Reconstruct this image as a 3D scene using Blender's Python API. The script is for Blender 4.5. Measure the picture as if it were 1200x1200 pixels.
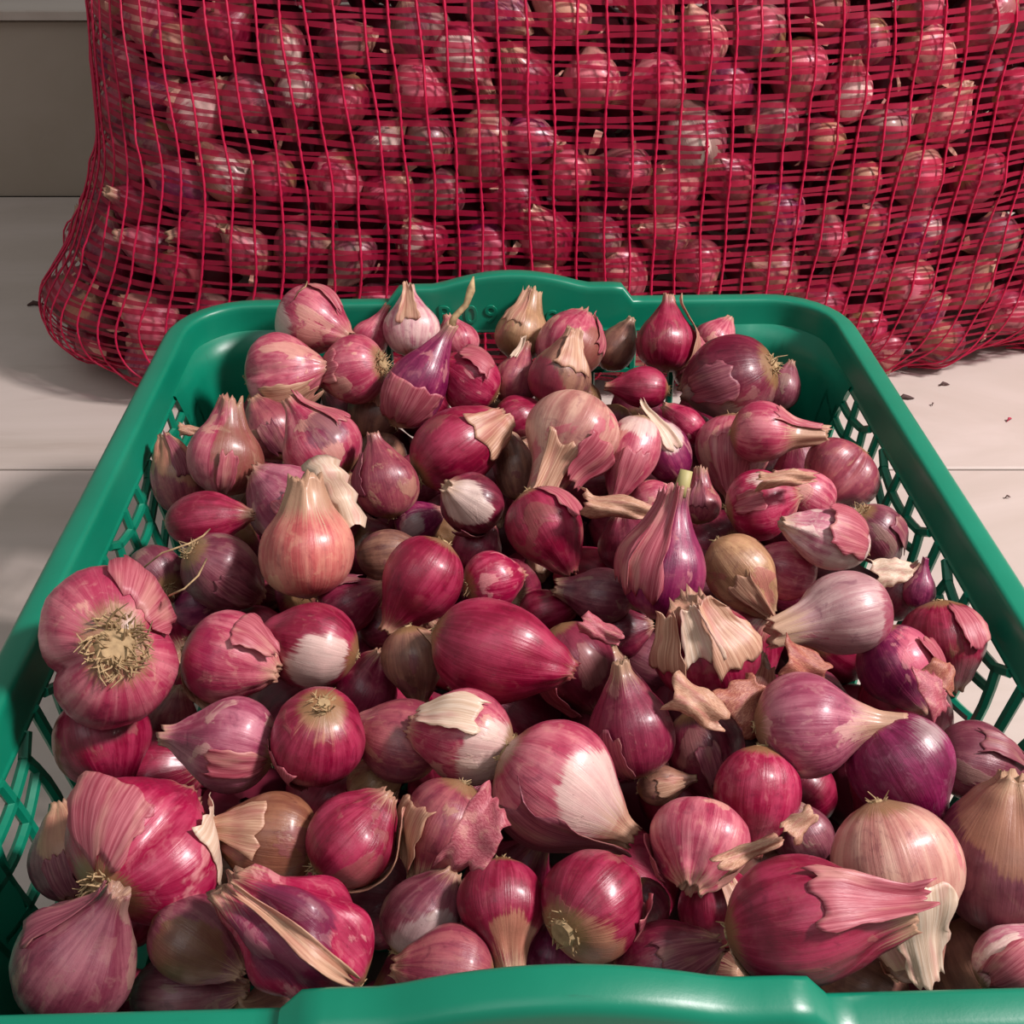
import bpy, math, random
import numpy as np
from mathutils import Vector, Matrix

random.seed(7)
rng = np.random.default_rng(7)
scene = bpy.context.scene
for o in list(bpy.data.objects):
    bpy.data.objects.remove(o, do_unlink=True)
COL = scene.collection
PI = math.pi

# ------------------------------------------------------------------ camera, world, lights, exposure
FPX = 1250.0
PITCH = math.radians(36.0)
CAM = Vector((0, 0, 0.39))
cam_data = bpy.data.cameras.new('camera')
cam_data.sensor_width = 36.0
cam_data.lens = 36.0 * FPX / 1200.0
cam_data.clip_start = 0.01
cam = bpy.data.objects.new('camera', cam_data)
cam.location = CAM
cam.rotation_euler = (math.radians(90) - PITCH, 0, 0)
COL.objects.link(cam)
scene.camera = cam

world = bpy.data.worlds.new('world')
scene.world = world
world.use_nodes = True
wbg = world.node_tree.nodes['Background']
wbg.inputs[0].default_value = (1.0, 0.95, 0.90, 1)
wbg.inputs[1].default_value = 0.29

def area_light(name, loc, target, size, power, color):
    ld = bpy.data.lights.new(name, 'AREA')
    ld.shape = 'RECTANGLE'
    ld.size, ld.size_y = size
    ld.energy = power
    ld.color = color
    lo = bpy.data.objects.new(name, ld)
    lo.location = loc
    lo.rotation_euler = (Vector(target) - Vector(loc)).to_track_quat('-Z', 'Y').to_euler()
    COL.objects.link(lo)
    return lo

area_light('window_light', (1.02, 0.20, 1.22), (0.05, 0.5, 0.1), (0.19, 0.19), 37.0, (1.0, 0.88, 0.87))
area_light('fill_light', (-0.3, -0.6, 1.9), (0.0, 0.5, 0.1), (1.0, 1.0), 5.5, (0.95, 0.97, 1.0))  # added soft fill to lift the shade, stands for no actual lamp

vs = scene.view_settings
vs.view_transform = 'Standard'
vs.look = 'None'
vs.gamma = 1.0
vs.use_curve_mapping = False
vs.exposure = 0.0

# ------------------------------------------------------------------ helpers
def lin(c):
    out = []
    for v in c:
        v = v / 255.0
        out.append(v / 12.92 if v <= 0.04045 else ((v + 0.055) / 1.055) ** 2.4)
    return out

RIGHT = Vector((1, 0, 0))
UP = Vector((0, math.sin(PITCH), math.cos(PITCH)))
FWD = Vector((0, math.cos(PITCH), -math.sin(PITCH)))

def ray(px, py):
    return RIGHT * ((px - 600) / FPX) + UP * ((600 - py) / FPX) + FWD   # unit camera depth

def at(px, py, z):
    d = ray(px, py)
    return CAM + d * ((z - CAM.z) / d.z)

def link(o, parent=None):
    COL.objects.link(o)
    if parent is not None:
        o.parent = parent
    return o

def mesh_obj(name, verts, faces, mat=None, parent=None, smooth=True):
    me = bpy.data.meshes.new(name)
    me.from_pydata([tuple(v) for v in verts], [], faces)
    if smooth:
        me.polygons.foreach_set('use_smooth', [True] * len(me.polygons))
    me.update()
    if mat:
        me.materials.append(mat)
    o = bpy.data.objects.new(name, me)
    return link(o, parent)

def tag(o, label=None, cat=None, group=None, kind=None):
    if label: o['label'] = label
    if cat: o['category'] = cat
    if group: o['group'] = group
    if kind: o['kind'] = kind
    return o

class MB:
    """collects simple shapes for one mesh object"""
    def __init__(s):
        s.v = []; s.f = []
    def add(s, verts, faces):
        b = len(s.v)
        s.v += [tuple(v) for v in verts]
        s.f += [tuple(i + b for i in f) for f in faces]
    def box(s, c, h):
        x, y, z = c; a, b, d = h
        vs_ = [(x + i * a, y + j * b, z + k * d) for i in (-1, 1) for j in (-1, 1) for k in (-1, 1)]
        s.add(vs_, [(0, 1, 3, 2), (4, 6, 7, 5), (0, 4, 5, 1), (2, 3, 7, 6), (0, 2, 6, 4), (1, 5, 7, 3)])
    def tube(s, pts, radii, n=5, cap=True):
        pts = [Vector(p) for p in pts]
        if not hasattr(radii, '__len__'): radii = [radii] * len(pts)
        ref = None; vs_ = []; fs = []
        for i, p in enumerate(pts):
            d = (pts[min(i + 1, len(pts) - 1)] - pts[max(i - 1, 0)]).normalized()
            if ref is None:
                ref = d.orthogonal().normalized()
            ref = (ref - d * ref.dot(d)).normalized()
            b = d.cross(ref)
            for k in range(n):
                a = 2 * PI * k / n
                vs_.append(p + (ref * math.cos(a) + b * math.sin(a)) * radii[i])
        for i in range(len(pts) - 1):
            for k in range(n):
                fs.append((i * n + k, i * n + (k + 1) % n, (i + 1) * n + (k + 1) % n, (i + 1) * n + k))
        if cap:
            fs.append(tuple(range(n - 1, -1, -1)))
            fs.append(tuple((len(pts) - 1) * n + k for k in range(n)))
        s.add(vs_, fs)
    def build(s, name, mat=None, parent=None, smooth=False):
        return mesh_obj(name, s.v, s.f, mat, parent, smooth)

# ------------------------------------------------------------------ node helpers
class NT:
    def __init__(s, name):
        s.m = bpy.data.materials.new(name)
        s.m.use_nodes = True
        s.t = s.m.node_tree
        s.b = s.t.nodes['Principled BSDF']
        s.out = s.t.nodes['Material Output']
    def n(s, typ, **kw):
        nd = s.t.nodes.new(typ)
        for k, v in kw.items():
            if k.startswith('i_'):
                nd.inputs[k[2:]].default_value = v
            else:
                setattr(nd, k, v)
        return nd
    def l(s, a, b):
        s.t.links.new(a, b)
    def put(s, sock, v):
        if isinstance(v, bpy.types.NodeSocket): s.l(v, sock)
        elif v is not None: sock.default_value = v
    def math(s, op, a, b=None, c=None, clamp=False):
        nd = s.n('ShaderNodeMath', operation=op, use_clamp=clamp)
        s.put(nd.inputs[0], a)
        s.put(nd.inputs[1], b)
        s.put(nd.inputs[2], c)
        return nd.outputs[0]
    def mixc(s, f, a, b, mode='MIX'):
        nd = s.n('ShaderNodeMix', data_type='RGBA', blend_type=mode)
        s.put(nd.inputs[0], f)
        for sock, v in ((nd.inputs[6], a), (nd.inputs[7], b)):
            if isinstance(v, (list, tuple)): v = tuple(v)[:3] + (1,)
            s.put(sock, v)
        return nd.outputs[2]
    def step(s, x, lo, hi):
        nd = s.n('ShaderNodeMapRange', interpolation_type='SMOOTHSTEP')
        s.put(nd.inputs[0], x); s.put(nd.inputs[1], lo); s.put(nd.inputs[2], hi)
        return nd.outputs[0]
    def vec(s, op, a, b=None):
        nd = s.n('ShaderNodeVectorMath', operation=op)
        s.put(nd.inputs[0], a)
        s.put(nd.inputs[1], b)
        return nd.outputs['Value'] if op == 'DOT_PRODUCT' else nd.outputs[0]
    def noise(s, v, scale, detail=3, rough=0.5, dist=0.0):
        nd = s.n('ShaderNodeTexNoise')
        nd.inputs['Scale'].default_value = scale
        nd.inputs['Detail'].default_value = detail
        nd.inputs['Roughness'].default_value = rough
        nd.inputs['Distortion'].default_value = dist
        if v is not None: s.l(v, nd.inputs['Vector'])
        return nd.outputs['Fac']
    def oattr(s, name):
        return s.n('ShaderNodeAttribute', attribute_type='OBJECT', attribute_name=name)
    def gattr(s, name):
        return s.n('ShaderNodeAttribute', attribute_type='GEOMETRY', attribute_name=name)
    def bump(s, h, strength, dist):
        nd = s.n('ShaderNodeBump')
        nd.inputs['Strength'].default_value = strength
        nd.inputs['Distance'].default_value = dist
        s.l(h, nd.inputs['Height'])
        s.l(nd.outputs[0], s.b.inputs['Normal'])

# ------------------------------------------------------------------ materials
def make_skin():
    t = NT('shallot_skin')
    sk = t.gattr('sk').outputs['Vector']
    pn = t.gattr('pn').outputs['Vector']
    seed = t.oattr('seed').outputs['Fac']
    off = t.n('ShaderNodeCombineXYZ')
    t.l(seed, off.inputs[0]); t.l(t.math('MULTIPLY', seed, 1.7), off.inputs[1]); t.l(t.math('MULTIPLY', seed, 0.6), off.inputs[2])
    offv = off.outputs[0]
    sep = t.n('ShaderNodeSeparateXYZ'); t.l(sk, sep.inputs[0])
    v = sep.outputs[2]
    s1 = t.noise(t.vec('ADD', t.vec('MULTIPLY', sk, (2.6, 2.6, 0.7)), offv), 1.6, 5, 0.6, 0.3)
    s2 = t.noise(t.vec('ADD', t.vec('MULTIPLY', sk, (13.0, 13.0, 1.1)), offv), 1.6, 4, 0.65, 0.2)
    n1 = t.noise(t.vec('ADD', t.vec('MULTIPLY', pn, (0.9, 0.9, 0.7)), offv), 1.3, 4, 0.55, 0.4)
    n3 = t.noise(t.vec('ADD', pn, offv), 14.0, 3, 0.6)
    A = t.oattr('col_base').outputs['Color']
    B = t.oattr('col_streak').outputs['Color']
    W = t.oattr('col_wear').outputs['Color']
    streak = t.oattr('streak').outputs['Fac']
    wear = t.oattr('wear').outputs['Fac']
    f1 = t.step(t.math('ADD', t.math('MULTIPLY', n1, 0.45), t.math('MULTIPLY', s1, 0.65)), 0.46, 0.68)
    col = t.mixc(t.math('MULTIPLY', f1, 0.85), A, B)
    # thin fibres that run from root to neck
    f2 = t.step(s2, 0.52, 0.72)
    col = t.mixc(t.math('MULTIPLY', f2, t.math('MULTIPLY', streak, 0.55), clamp=True), col, B)
    f2d = t.step(s2, 0.44, 0.28)
    col = t.mixc(t.math('MULTIPLY', f2d, 0.35), col, t.mixc(1.0, col, (0.55, 0.4, 0.5), 'MULTIPLY'))
    # cloudy mottling of the skin
    n5 = t.noise(t.vec('ADD', t.vec('MULTIPLY', pn, (2.2, 2.2, 1.6)), t.vec('MULTIPLY', offv, (0.7, -1.2, 1.1))), 1.5, 5, 0.62, 0.9)
    col = t.mixc(t.math('MULTIPLY', t.step(n5, 0.52, 0.68), 0.42), col, t.mixc(0.5, B, W))
    col = t.mixc(t.math('MULTIPLY', t.step(n5, 0.46, 0.30), 0.60), col, t.mixc(1.0, col, (0.50, 0.34, 0.46), 'MULTIPLY'))
    # worn outer skin, in patches with a hard edge
    n4 = t.noise(t.vec('ADD', t.vec('MULTIPLY', pn, (1.0, 1.0, 0.6)), t.vec('MULTIPLY', offv, (-1.3, 1.1, 0.9))), 1.0, 5, 0.55, 0.5)
    wth = t.math('SUBTRACT', 0.80, t.math('MULTIPLY', wear, 0.42))
    wm = t.step(n4, wth, t.math('ADD', wth, 0.035))
    col = t.mixc(t.math('MULTIPLY', wm, t.math('ADD', 0.35, t.math('MULTIPLY', s2, 0.5))), col, W)
    # one marked patch
    pd = t.oattr('patch_dir').outputs['Vector']
    pa = t.oattr('patch_cos').outputs['Fac']
    pdn = t.vec('NORMALIZE', pn)
    dt = t.math('ADD', t.vec('DOT_PRODUCT', pdn, pd), t.math('MULTIPLY', t.math('SUBTRACT', n1, 0.5), 0.7))
    dt = t.math('ADD', dt, t.math('MULTIPLY', t.math('SUBTRACT', s2, 0.5), 0.35))
    pm = t.step(dt, pa, t.math('ADD', pa, 0.12))
    col = t.mixc(t.math('MULTIPLY', pm, t.math('ADD', 0.3, t.math('MULTIPLY', s1, 0.8))), col, t.oattr('col_patch').outputs['Color'])
    # dry neck and root plate
    nk = t.oattr('neck_from').outputs['Fac']
    vn = t.math('ADD', v, t.math('MULTIPLY', t.math('SUBTRACT', s2, 0.5), 0.55))
    nm = t.step(vn, nk, t.math('ADD', nk, 0.2))
    tan = t.mixc(s2, lin((150, 112, 84)), lin((222, 190, 158)))
    col = t.mixc(t.math('MULTIPLY', nm, 0.85), col, tan)
    rm = t.step(t.math('ADD', v, t.math('MULTIPLY', t.math('SUBTRACT', s2, 0.5), 0.12)), 0.085, 0.03)
    col = t.mixc(t.math('MULTIPLY', rm, 0.85), col, lin((150, 118, 82)))
    # soil specks
    dm = t.step(n3, 0.66, 0.76)
    col = t.mixc(t.math('MULTIPLY', dm, 0.5), col, lin((84, 58, 50)))
    hv = t.n('ShaderNodeHueSaturation')
    t.l(col, hv.inputs['Color'])
    t.l(t.math('ADD', 0.58, t.math('MULTIPLY', n1, 0.42)), hv.inputs['Value'])
    hv.inputs['Saturation'].default_value = 1.06
    t.l(hv.outputs[0], t.b.inputs['Base Color'])
    rg = t.math('ADD', 0.30, t.math('MULTIPLY', n3, 0.18))
    rg = t.math('ADD', rg, t.math('MULTIPLY', t.math('ADD', wm, nm, clamp=True), 0.22))
    t.l(rg, t.b.inputs['Roughness'])
    t.b.inputs['Specular IOR Level'].default_value = 0.5
    t.b.inputs['Subsurface Weight'].default_value = 0.0
    hh = t.math('ADD', t.math('MULTIPLY', s2, 0.8), t.math('MULTIPLY', n3, 0.25))
    hh = t.math('ADD', hh, t.math('MULTIPLY', wm, 0.35))
    t.bump(hh, 0.28, 0.0010)
    t.b.inputs['Coat Weight'].default_value = 0.22
    t.b.inputs['Coat Roughness'].default_value = 0.22
    return t.m

def make_paper():
    """dry outer skin: thin, fibrous, lets some light through"""
    t = NT('dry_skin_paper')
    sk = t.gattr('sk').outputs['Vector']
    seed = t.oattr('seed').outputs['Fac']
    off = t.n('ShaderNodeCombineXYZ'); t.l(seed, off.inputs[0]); t.l(seed, off.inputs[1])
    s2 = t.noise(t.vec('ADD', t.vec('MULTIPLY', sk, (16.0, 16.0, 1.2)), off.outputs[0]), 1.5, 4, 0.65)
    n1 = t.noise(t.vec('ADD', t.vec('MULTIPLY', sk, (2.0, 2.0, 1.5)), off.outputs[0]), 1.6, 3)
    col = t.mixc(t.step(s2, 0.35, 0.7), t.oattr('col_base').outputs['Color'], t.oattr('col_streak').outputs['Color'])
    col = t.mixc(t.math('MULTIPLY', t.step(n1, 0.5, 0.68), 0.5), col, t.oattr('col_wear').outputs['Color'])
    t.l(col, t.b.inputs['Base Color'])
    t.b.inputs['Roughness'].default_value = 0.42
    tr = t.n('ShaderNodeBsdfTranslucent'); t.l(col, tr.inputs[0])
    mx = t.n('ShaderNodeMixShader'); mx.inputs[0].default_value = 0.25
    t.l(t.b.outputs[0], mx.inputs[1]); t.l(tr.outputs[0], mx.inputs[2])
    t.l(mx.outputs[0], t.out.inputs[0])
    t.bump(s2, 0.28, 0.0008)
    return t.m

def make_root():
    t = NT('root_fibre')
    g = t.n('ShaderNodeNewGeometry')
    n = t.noise(g.outputs['Position'], 400, 2)
    t.l(t.mixc(n, lin((92, 68, 44)), lin((208, 180, 134))), t.b.inputs['Base Color'])
    t.b.inputs['Roughness'].default_value = 0.8
    return t.m

def make_plastic():
    t = NT('green_plastic')
    tc = t.n('ShaderNodeTexCoord').outputs['Object']
    n = t.noise(tc, 14, 4, 0.6)
    n2 = t.noise(tc, 160, 4, 0.7)
    n3 = t.noise(t.vec('MULTIPLY', tc, (1, 6, 1)), 60, 5, 0.6)
    col = t.mixc(n, lin((0, 104, 78)), lin((10, 134, 106)))
    col = t.mixc(t.math('MULTIPLY', t.step(n2, 0.7, 0.8), 0.35), col, lin((120, 190, 165)))
    col = t.mixc(t.math('MULTIPLY', t.step(n3, 0.66, 0.78), 0.5), col, lin((20, 70, 55)))
    t.l(col, t.b.inputs['Base Color'])
    t.l(t.math('ADD', 0.24, t.math('MULTIPLY', n, 0.25)), t.b.inputs['Roughness'])
    t.bump(n2, 0.1, 0.0006)
    return t.m

def make_net(name, c0, c1, alpha):
    t = NT(name)
    tc = t.n('ShaderNodeTexCoord').outputs['Object']
    n = t.noise(tc, 60, 3)
    col = t.mixc(n, lin(c0), lin(c1))
    t.l(col, t.b.inputs['Base Color'])
    t.b.inputs['Roughness'].default_value = 0.42
    tr = t.n('ShaderNodeBsdfTranslucent'); t.l(col, tr.inputs[0])
    mx = t.n('ShaderNodeMixShader'); mx.inputs[0].default_value = 0.3
    t.l(t.b.outputs[0], mx.inputs[1]); t.l(tr.outputs[0], mx.inputs[2])
    tp = t.n('ShaderNodeBsdfTransparent'); tp.inputs[0].default_value = (0.9, 0.45, 0.6, 1)
    m2 = t.n('ShaderNodeMixShader'); m2.inputs[0].default_value = alpha
    t.l(mx.outputs[0], m2.inputs[1]); t.l(tp.outputs[0], m2.inputs[2])
    t.l(m2.outputs[0], t.out.inputs[0])
    return t.m

def make_tile(name, a, b, seed):
    t = NT(name)
    tc = t.n('ShaderNodeTexCoord').outputs['Object']
    p = t.vec('ADD', tc, (seed, seed * 0.7, 0))
    n = t.noise(t.vec('MULTIPLY', p, (1.0, 2.6, 1.0)), 2.2, 6, 0.6, 1.2)
    n2 = t.noise(t.vec('MULTIPLY', p, (0.7, 5.0, 2.0)), 4.0, 5, 0.7, 0.8)
    sp = t.noise(p, 120, 3, 0.7)
    col = t.mixc(t.step(n, 0.3, 0.7), lin(a), lin(b))
    col = t.mixc(t.math('MULTIPLY', t.step(n2, 0.58, 0.7), 0.3), col, lin((166, 152, 142)))
    col = t.mixc(t.math('MULTIPLY', t.step(sp, 0.74, 0.8), 0.45), col, lin((110, 90, 84)))
    t.l(col, t.b.inputs['Base Color'])
    t.l(t.math('ADD', 0.38, t.math('MULTIPLY', n, 0.25)), t.b.inputs['Roughness'])
    t.b.inputs['Specular IOR Level'].default_value = 0.35
    return t.m

def flat(name, c, rough=0.7):
    t = NT(name)
    g = t.n('ShaderNodeTexCoord').outputs['Object']
    n = t.noise(g, 30, 3)
    t.l(t.mixc(n, [x * 0.8 for x in lin(c)], lin(c)), t.b.inputs['Base Color'])
    t.b.inputs['Roughness'].default_value = rough
    return t.m

M_SKIN = make_skin()
M_PAPER = make_paper()
M_ROOT = make_root()
M_GREEN = make_plastic()
M_CORD = make_net('red_net_cord', (190, 16, 62), (222, 40, 94), 0.0)
M_RIBBON = make_net('red_net_ribbon', (146, 8, 44), (190, 22, 72), 0.30)
M_TILE = make_tile('pale_stone_tile', (178, 167, 157), (196, 185, 178), 3.1)
M_RISER = make_tile('shaded_step_stone', (150, 138, 124), (164, 152, 140), 8.3)  # tile stone toned down: shade of the upright face put into its colour
M_GROUT = flat('grout', (62, 54, 50), 0.9)

# ------------------------------------------------------------------ the floor and the step behind
FY0, FY1, FY2 = -0.42, 0.585, 1.101
floor = mesh_obj('floor', [(-2.6, -1.4, -0.006), (2.6, -1.4, -0.006), (2.6, FY2, -0.006), (-2.6, FY2, -0.006),
                           (-2.6, -1.4, -0.05), (2.6, -1.4, -0.05), (2.6, FY2, -0.05), (-2.6, FY2, -0.05)],
                 [(0, 1, 2, 3), (4, 7, 6, 5), (0, 4, 5, 1), (1, 5, 6, 2), (2, 6, 7, 3), (3, 7, 4, 0)], M_GROUT, None, False)
tag(floor, kind='structure')

def slab(name, x0, x1, y0, y1, z0, z1, mat, parent, bev=0.0012):
    b = bev
    v = [(x0, y0, z0), (x1, y0, z0), (x1, y1, z0), (x0, y1, z0),
         (x0, y0, z1 - b), (x1, y0, z1 - b), (x1, y1, z1 - b), (x0, y1, z1 - b),
         (x0 + b, y0 + b, z1), (x1 - b, y0 + b, z1), (x1 - b, y1 - b, z1), (x0 + b, y1 - b, z1)]
    f = [(3, 2, 1, 0), (8, 9, 10, 11)]
    for i in range(4):
        j = (i + 1) % 4
        f.append((i, j, j + 4, i + 4)); f.append((i + 4, j + 4, j + 8, i + 8))
    return mesh_obj(name, v, f, mat, parent, False)

rows = [(-1.4, -0.4465), (-0.4435, 0.0682), (0.0708, 0.5842), (0.5868, 1.0992)]
for ri, (ya, yb) in enumerate(rows):
    xs = [-2.6, -1.3, 0.0, 1.3, 2.6] if ri % 2 else [-2.6, -1.25, 0.05, 1.35, 2.6]
    for a, b in zip(xs[:-1], xs[1:]):
        slab('tile', a + 0.001, b - 0.001, ya, yb, -0.0055, 0.0, M_TILE, floor)

step = mesh_obj('floor_step', [(x, y, z) for x in (-2.6, 2.6) for y in (FY2 + 0.006, 2.6) for z in (-0.05, 0.172)],
                [(0, 1, 3, 2), (4, 6, 7, 5), (0, 4, 5, 1), (2, 3, 7, 6), (0, 2, 6, 4), (1, 5, 7, 3)], M_GROUT, None, False)
tag(step, kind='structure')
for a, b in ((-2.6, -1.5), (-1.5, -0.3), (-0.3, 0.9), (0.9, 2.6)):
    slab('riser_tile', a + 0.001, b - 0.001, FY2 + 0.0005, FY2 + 0.007, 0.0, 0.170, M_RISER, step)
for (ya, yb) in ((FY2 - 0.008, 1.62), (1.622, 2.6)):
    for a, b in ((-2.6, -1.6), (-1.6, -0.4), (-0.4, 0.8), (0.8, 2.6)):
        slab('tread_tile', a + 0.001, b - 0.001, ya, yb, 0.1725, 0.181, M_TILE, step)

# ------------------------------------------------------------------ the green basket
ZR = 0.14
YAW = math.radians(1.6)
BC = Vector((0.0050, 0.3405, 0))
HW, HL, CR = 0.1822, 0.2105, 0.042          # outer half width, half length, corner radius
BM = Matrix.Translation(BC) @ Matrix.Rotation(YAW, 4, 'Z')
BMI = BM.inverted()

def rect_path(hw, hl, r, nc=8, step=0.006):
    """closed rounded rectangle: list of (x, y, nx, ny)"""
    pts = []
    def side(x0, y0, x1, y1, nx, ny):
        L = math.hypot(x1 - x0, y1 - y0); n = max(2, int(L / step))
        for i in range(n):
            t = i / n
            pts.append((x0 + (x1 - x0) * t, y0 + (y1 - y0) * t, nx, ny))
    def corner(cx, cy, a0):
        for i in range(nc):
            a = a0 + (PI / 2) * i / nc
            pts.append((cx + r * math.cos(a), cy + r * math.sin(a), math.cos(a), math.sin(a)))
    side(hw, -hl + r, hw, hl - r, 1, 0); corner(hw - r, hl - r, 0)
    side(hw - r, hl, -hw + r, hl, 0, 1); corner(-hw + r, hl - r, PI / 2)
    side(-hw, hl - r, -hw, -hl + r, -1, 0); corner(-hw + r, -hl + r, PI)
    side(-hw + r, -hl, hw - r, -hl, 0, -1); corner(hw - r, -hl + r, 1.5 * PI)
    return pts

def sstep(a, b, x):
    t = min(1, max(0, (x - a) / (b - a)))
    return t * t * (3 - 2 * t)

def rim_raise(x, y):
    """raised grip in the middle of both short sides"""
    if abs(y) < HL - 0.03: return 0.0
    h = 0.0085 * sstep(0.066, 0.060, abs(x))
    if abs(x) < 0.040:
        h += 0.0075 * math.cos(x / 0.040 * PI / 2) ** 0.9
    return h

basket = link(bpy.data.objects.new('crate', None))
basket.matrix_world = BM
tag(basket, 'green plastic lattice crate heaped with shallots, in front of the net sack', 'crate')

path = rect_path(HW, HL, CR)
# profile: inward offset (from outer edge), z relative to the rim top
prof = [(0.0136, -0.0172), (0.0129, -0.0167), (0.0126, -0.0150), (0.0120, -0.0046), (0.0118, -0.0024), (0.0114, -0.0010), (0.0106, -0.0003),
        (0.0096, 0.0), (0.0040, -0.0008), (0.0022, -0.0012), (0.0006, -0.0024), (-0.0001, -0.0045), (-0.0012, -0.017), (0.0006, -0.0172), (0.0020, -0.0060),
        (0.0040, -0.0036), (0.0085, -0.0026), (0.0100, -0.0050), (0.0104, -0.0100), (0.0112, -0.0170)]
V, F = [], []
NP = len(prof)
for (x, y, nx, ny) in path:
    rz = rim_raise(x, y)
    for k, (o, z) in enumerate(prof):
        w = 1.0 if -0.015 < z else 0.0
        V.append((x - nx * o, y - ny * o, ZR + z + rz * w))
N = len(path)
for i in range(N):
    j = (i + 1) % N
    for k in range(NP):
        l = (k + 1) % NP
        F.append((i * NP + k, j * NP + k, j * NP + l, i * NP + l))
mesh_obj('rim', V, F, M_GREEN, basket)

TAPER = 0.135            # wall leans in by this much per metre of depth
def wall_in(d):          # d = depth below the rim top; inward offset of the wall's middle surface from the outer edge
    return 0.0124 + TAPER * max(0, d - 0.016)

def side_point(side, s, d, off=0.0):
    """side: 'r','l','f','n'; s along the wall, d depth under the rim top"""
    i = wall_in(d) + off
    if side == 'r': return (HW - i, s, ZR - d)
    if side == 'l': return (-HW + i, s, ZR - d)
    if side == 'f': return (s, HL - i, ZR - d)
    return (s, -HL + i, ZR - d)

def bar(mb, side, pts, w, th=0.0032):
    """flat bar in the wall: pts = [(s, d)], width w, with a rounded outer face"""
    P = [np.array(p, float) for p in pts]
    n = len(P); ring = []
    for i in range(n):
        t = P[min(i + 1, n - 1)] - P[max(i - 1, 0)]
        t = t / (np.linalg.norm(t) + 1e-9); q = np.array([-t[1], t[0]])
        a = P[i] + q * w / 2; b = P[i] - q * w / 2; a2 = P[i] + q * w * 0.28; b2 = P[i] - q * w * 0.28
        ring.append([side_point(side, a[0], a[1], 0), side_point(side, a2[0], a2[1], th * 0.5), side_point(side, b2[0], b2[1], th * 0.5),
                     side_point(side, b[0], b[1], 0), side_point(side, b2[0], b2[1], -th * 0.5), side_point(side, a2[0], a2[1], -th * 0.5)])
    vs_ = [p for r in ring for p in r]; fs = []
    for i in range(n - 1):
        for k in range(6):
            l = (k + 1) % 6
            fs.append((i * 6 + k, i * 6 + l, (i + 1) * 6 + l, (i + 1) * 6 + k))
    fs.append((5, 4, 3, 2, 1, 0)); fs.append(tuple((n - 1) * 6 + k for k in range(6)))
    mb.add(vs_, fs)

DB = ZR - 0.006
def lattice(side):
    mb = MB()
    half = (HL if side in 'rl' else HW) - CR - 0.004
    if side in 'rl':
        n = 4; P = 2 * half / n
        for i in range(n + 1):
            s = -half + i * P
            bar(mb, side, [(s, 0.0166), (s, DB)], 0.0046)                       # straight strut
        for i in range(n):
            c = -half + (i + 0.5) * P
            q = P * 0.30
            for k, u in enumerate((-1, -0.36, 0.36, 1)):                        # bowed uprights of the fan
                pts = []
                for j in range(15):
                    t = j / 14; d = 0.0166 + 0.117 * t
                    if abs(u) == 1: d = 0.022 + 0.112 * t
                    pts.append((c + u * q * (1 + 0.16 * math.sin(t * 5 * PI / 2)), d))
                bar(mb, side, pts, 0.0042)
            bar(mb, side, [(c - q * 1.0, 0.023), (c - q * 1.3, 0.0180)], 0.004)
            bar(mb, side, [(c + q * 1.0, 0.023), (c + q * 1.3, 0.0180)], 0.004)
            for dd, hh in ((0.023, 0.004), (0.032, 0.006), (0.048, 0.007), (0.066, 0.006), (0.084, -0.005), (0.101, -0.006), (0.118, -0.005)):
                pts = [(c + q * 1.05 * (t / 6 - 1), dd + hh * math.cos((t / 6 - 1) * PI / 2)) for t in range(13)]
                bar(mb, side, pts, 0.0036)
            bar(mb, side, [(c - P / 2, 0.094), (c - q * 1.05, 0.086)], 0.0036)
            bar(mb, side, [(c + P / 2, 0.094), (c + q * 1.05, 0.086)], 0.0036)
    else:
        n = 12; P = 2 * half / n
        for i in range(n + 1):
            s = -half + i * P
            bar(mb, side, [(s, 0.0166), (s, DB)], 0.0042)
        for dd in (0.040, 0.066, 0.096, 0.118):
            bar(mb, side, [(-half, dd), (half, dd)], 0.0036)
    return mb.build('lattice_panel', M_GREEN, basket)

for sd in 'rlfn':
    lattice(sd)

# solid rounded corners that widen towards the rim
for (sx, sy) in ((1, 1), (-1, 1), (-1, -1), (1, -1)):
    vs_, fs = [], []
    nD, nA = 9, 12
    for side_ in (0, 1):
        for j in range(nD):
            d = 0.0145 + (DB - 0.0145) * j / (nD - 1)
            i_ = wall_in(d) + (0.0016 if side_ else -0.0016)
            ext = 0.030 * (1 - j / (nD - 1)) ** 1.5
            r = CR - i_ * 0.5
            hw, hl = HW - i_, HL - i_
            pts = [(hw, hl - r - 0.006 - ext)]
            for a in range(nA):
                an = PI / 2 * a / (nA - 1)
                pts.append((hw - r + r * math.cos(an), hl - r + r * math.sin(an)))
            pts.append((hw - r - 0.006 - ext, hl))
            for (x, y) in pts:
                vs_.append((x * sx, y * sy, ZR - d))
    W_ = nA + 2
    for side_ in (0, 1):
        b = side_ * nD * W_
        for j in range(nD - 1):
            for a in range(W_ - 1):
                fs.append((b + j * W_ + a, b + j * W_ + a + 1, b + (j + 1) * W_ + a + 1, b + (j + 1) * W_ + a))
    b = nD * W_
    for j in range(nD - 1):
        for a in (0, W_ - 1):
            fs.append((j * W_ + a, (j + 1) * W_ + a, b + (j + 1) * W_ + a, b + j * W_ + a))
    for a in range(W_ - 1):
        for j in (0, nD - 1):
            fs.append((j * W_ + a, j * W_ + a + 1, b + j * W_ + a + 1, b + j * W_ + a))
    mesh_obj('corner_post', vs_, fs, M_GREEN, basket)

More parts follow.
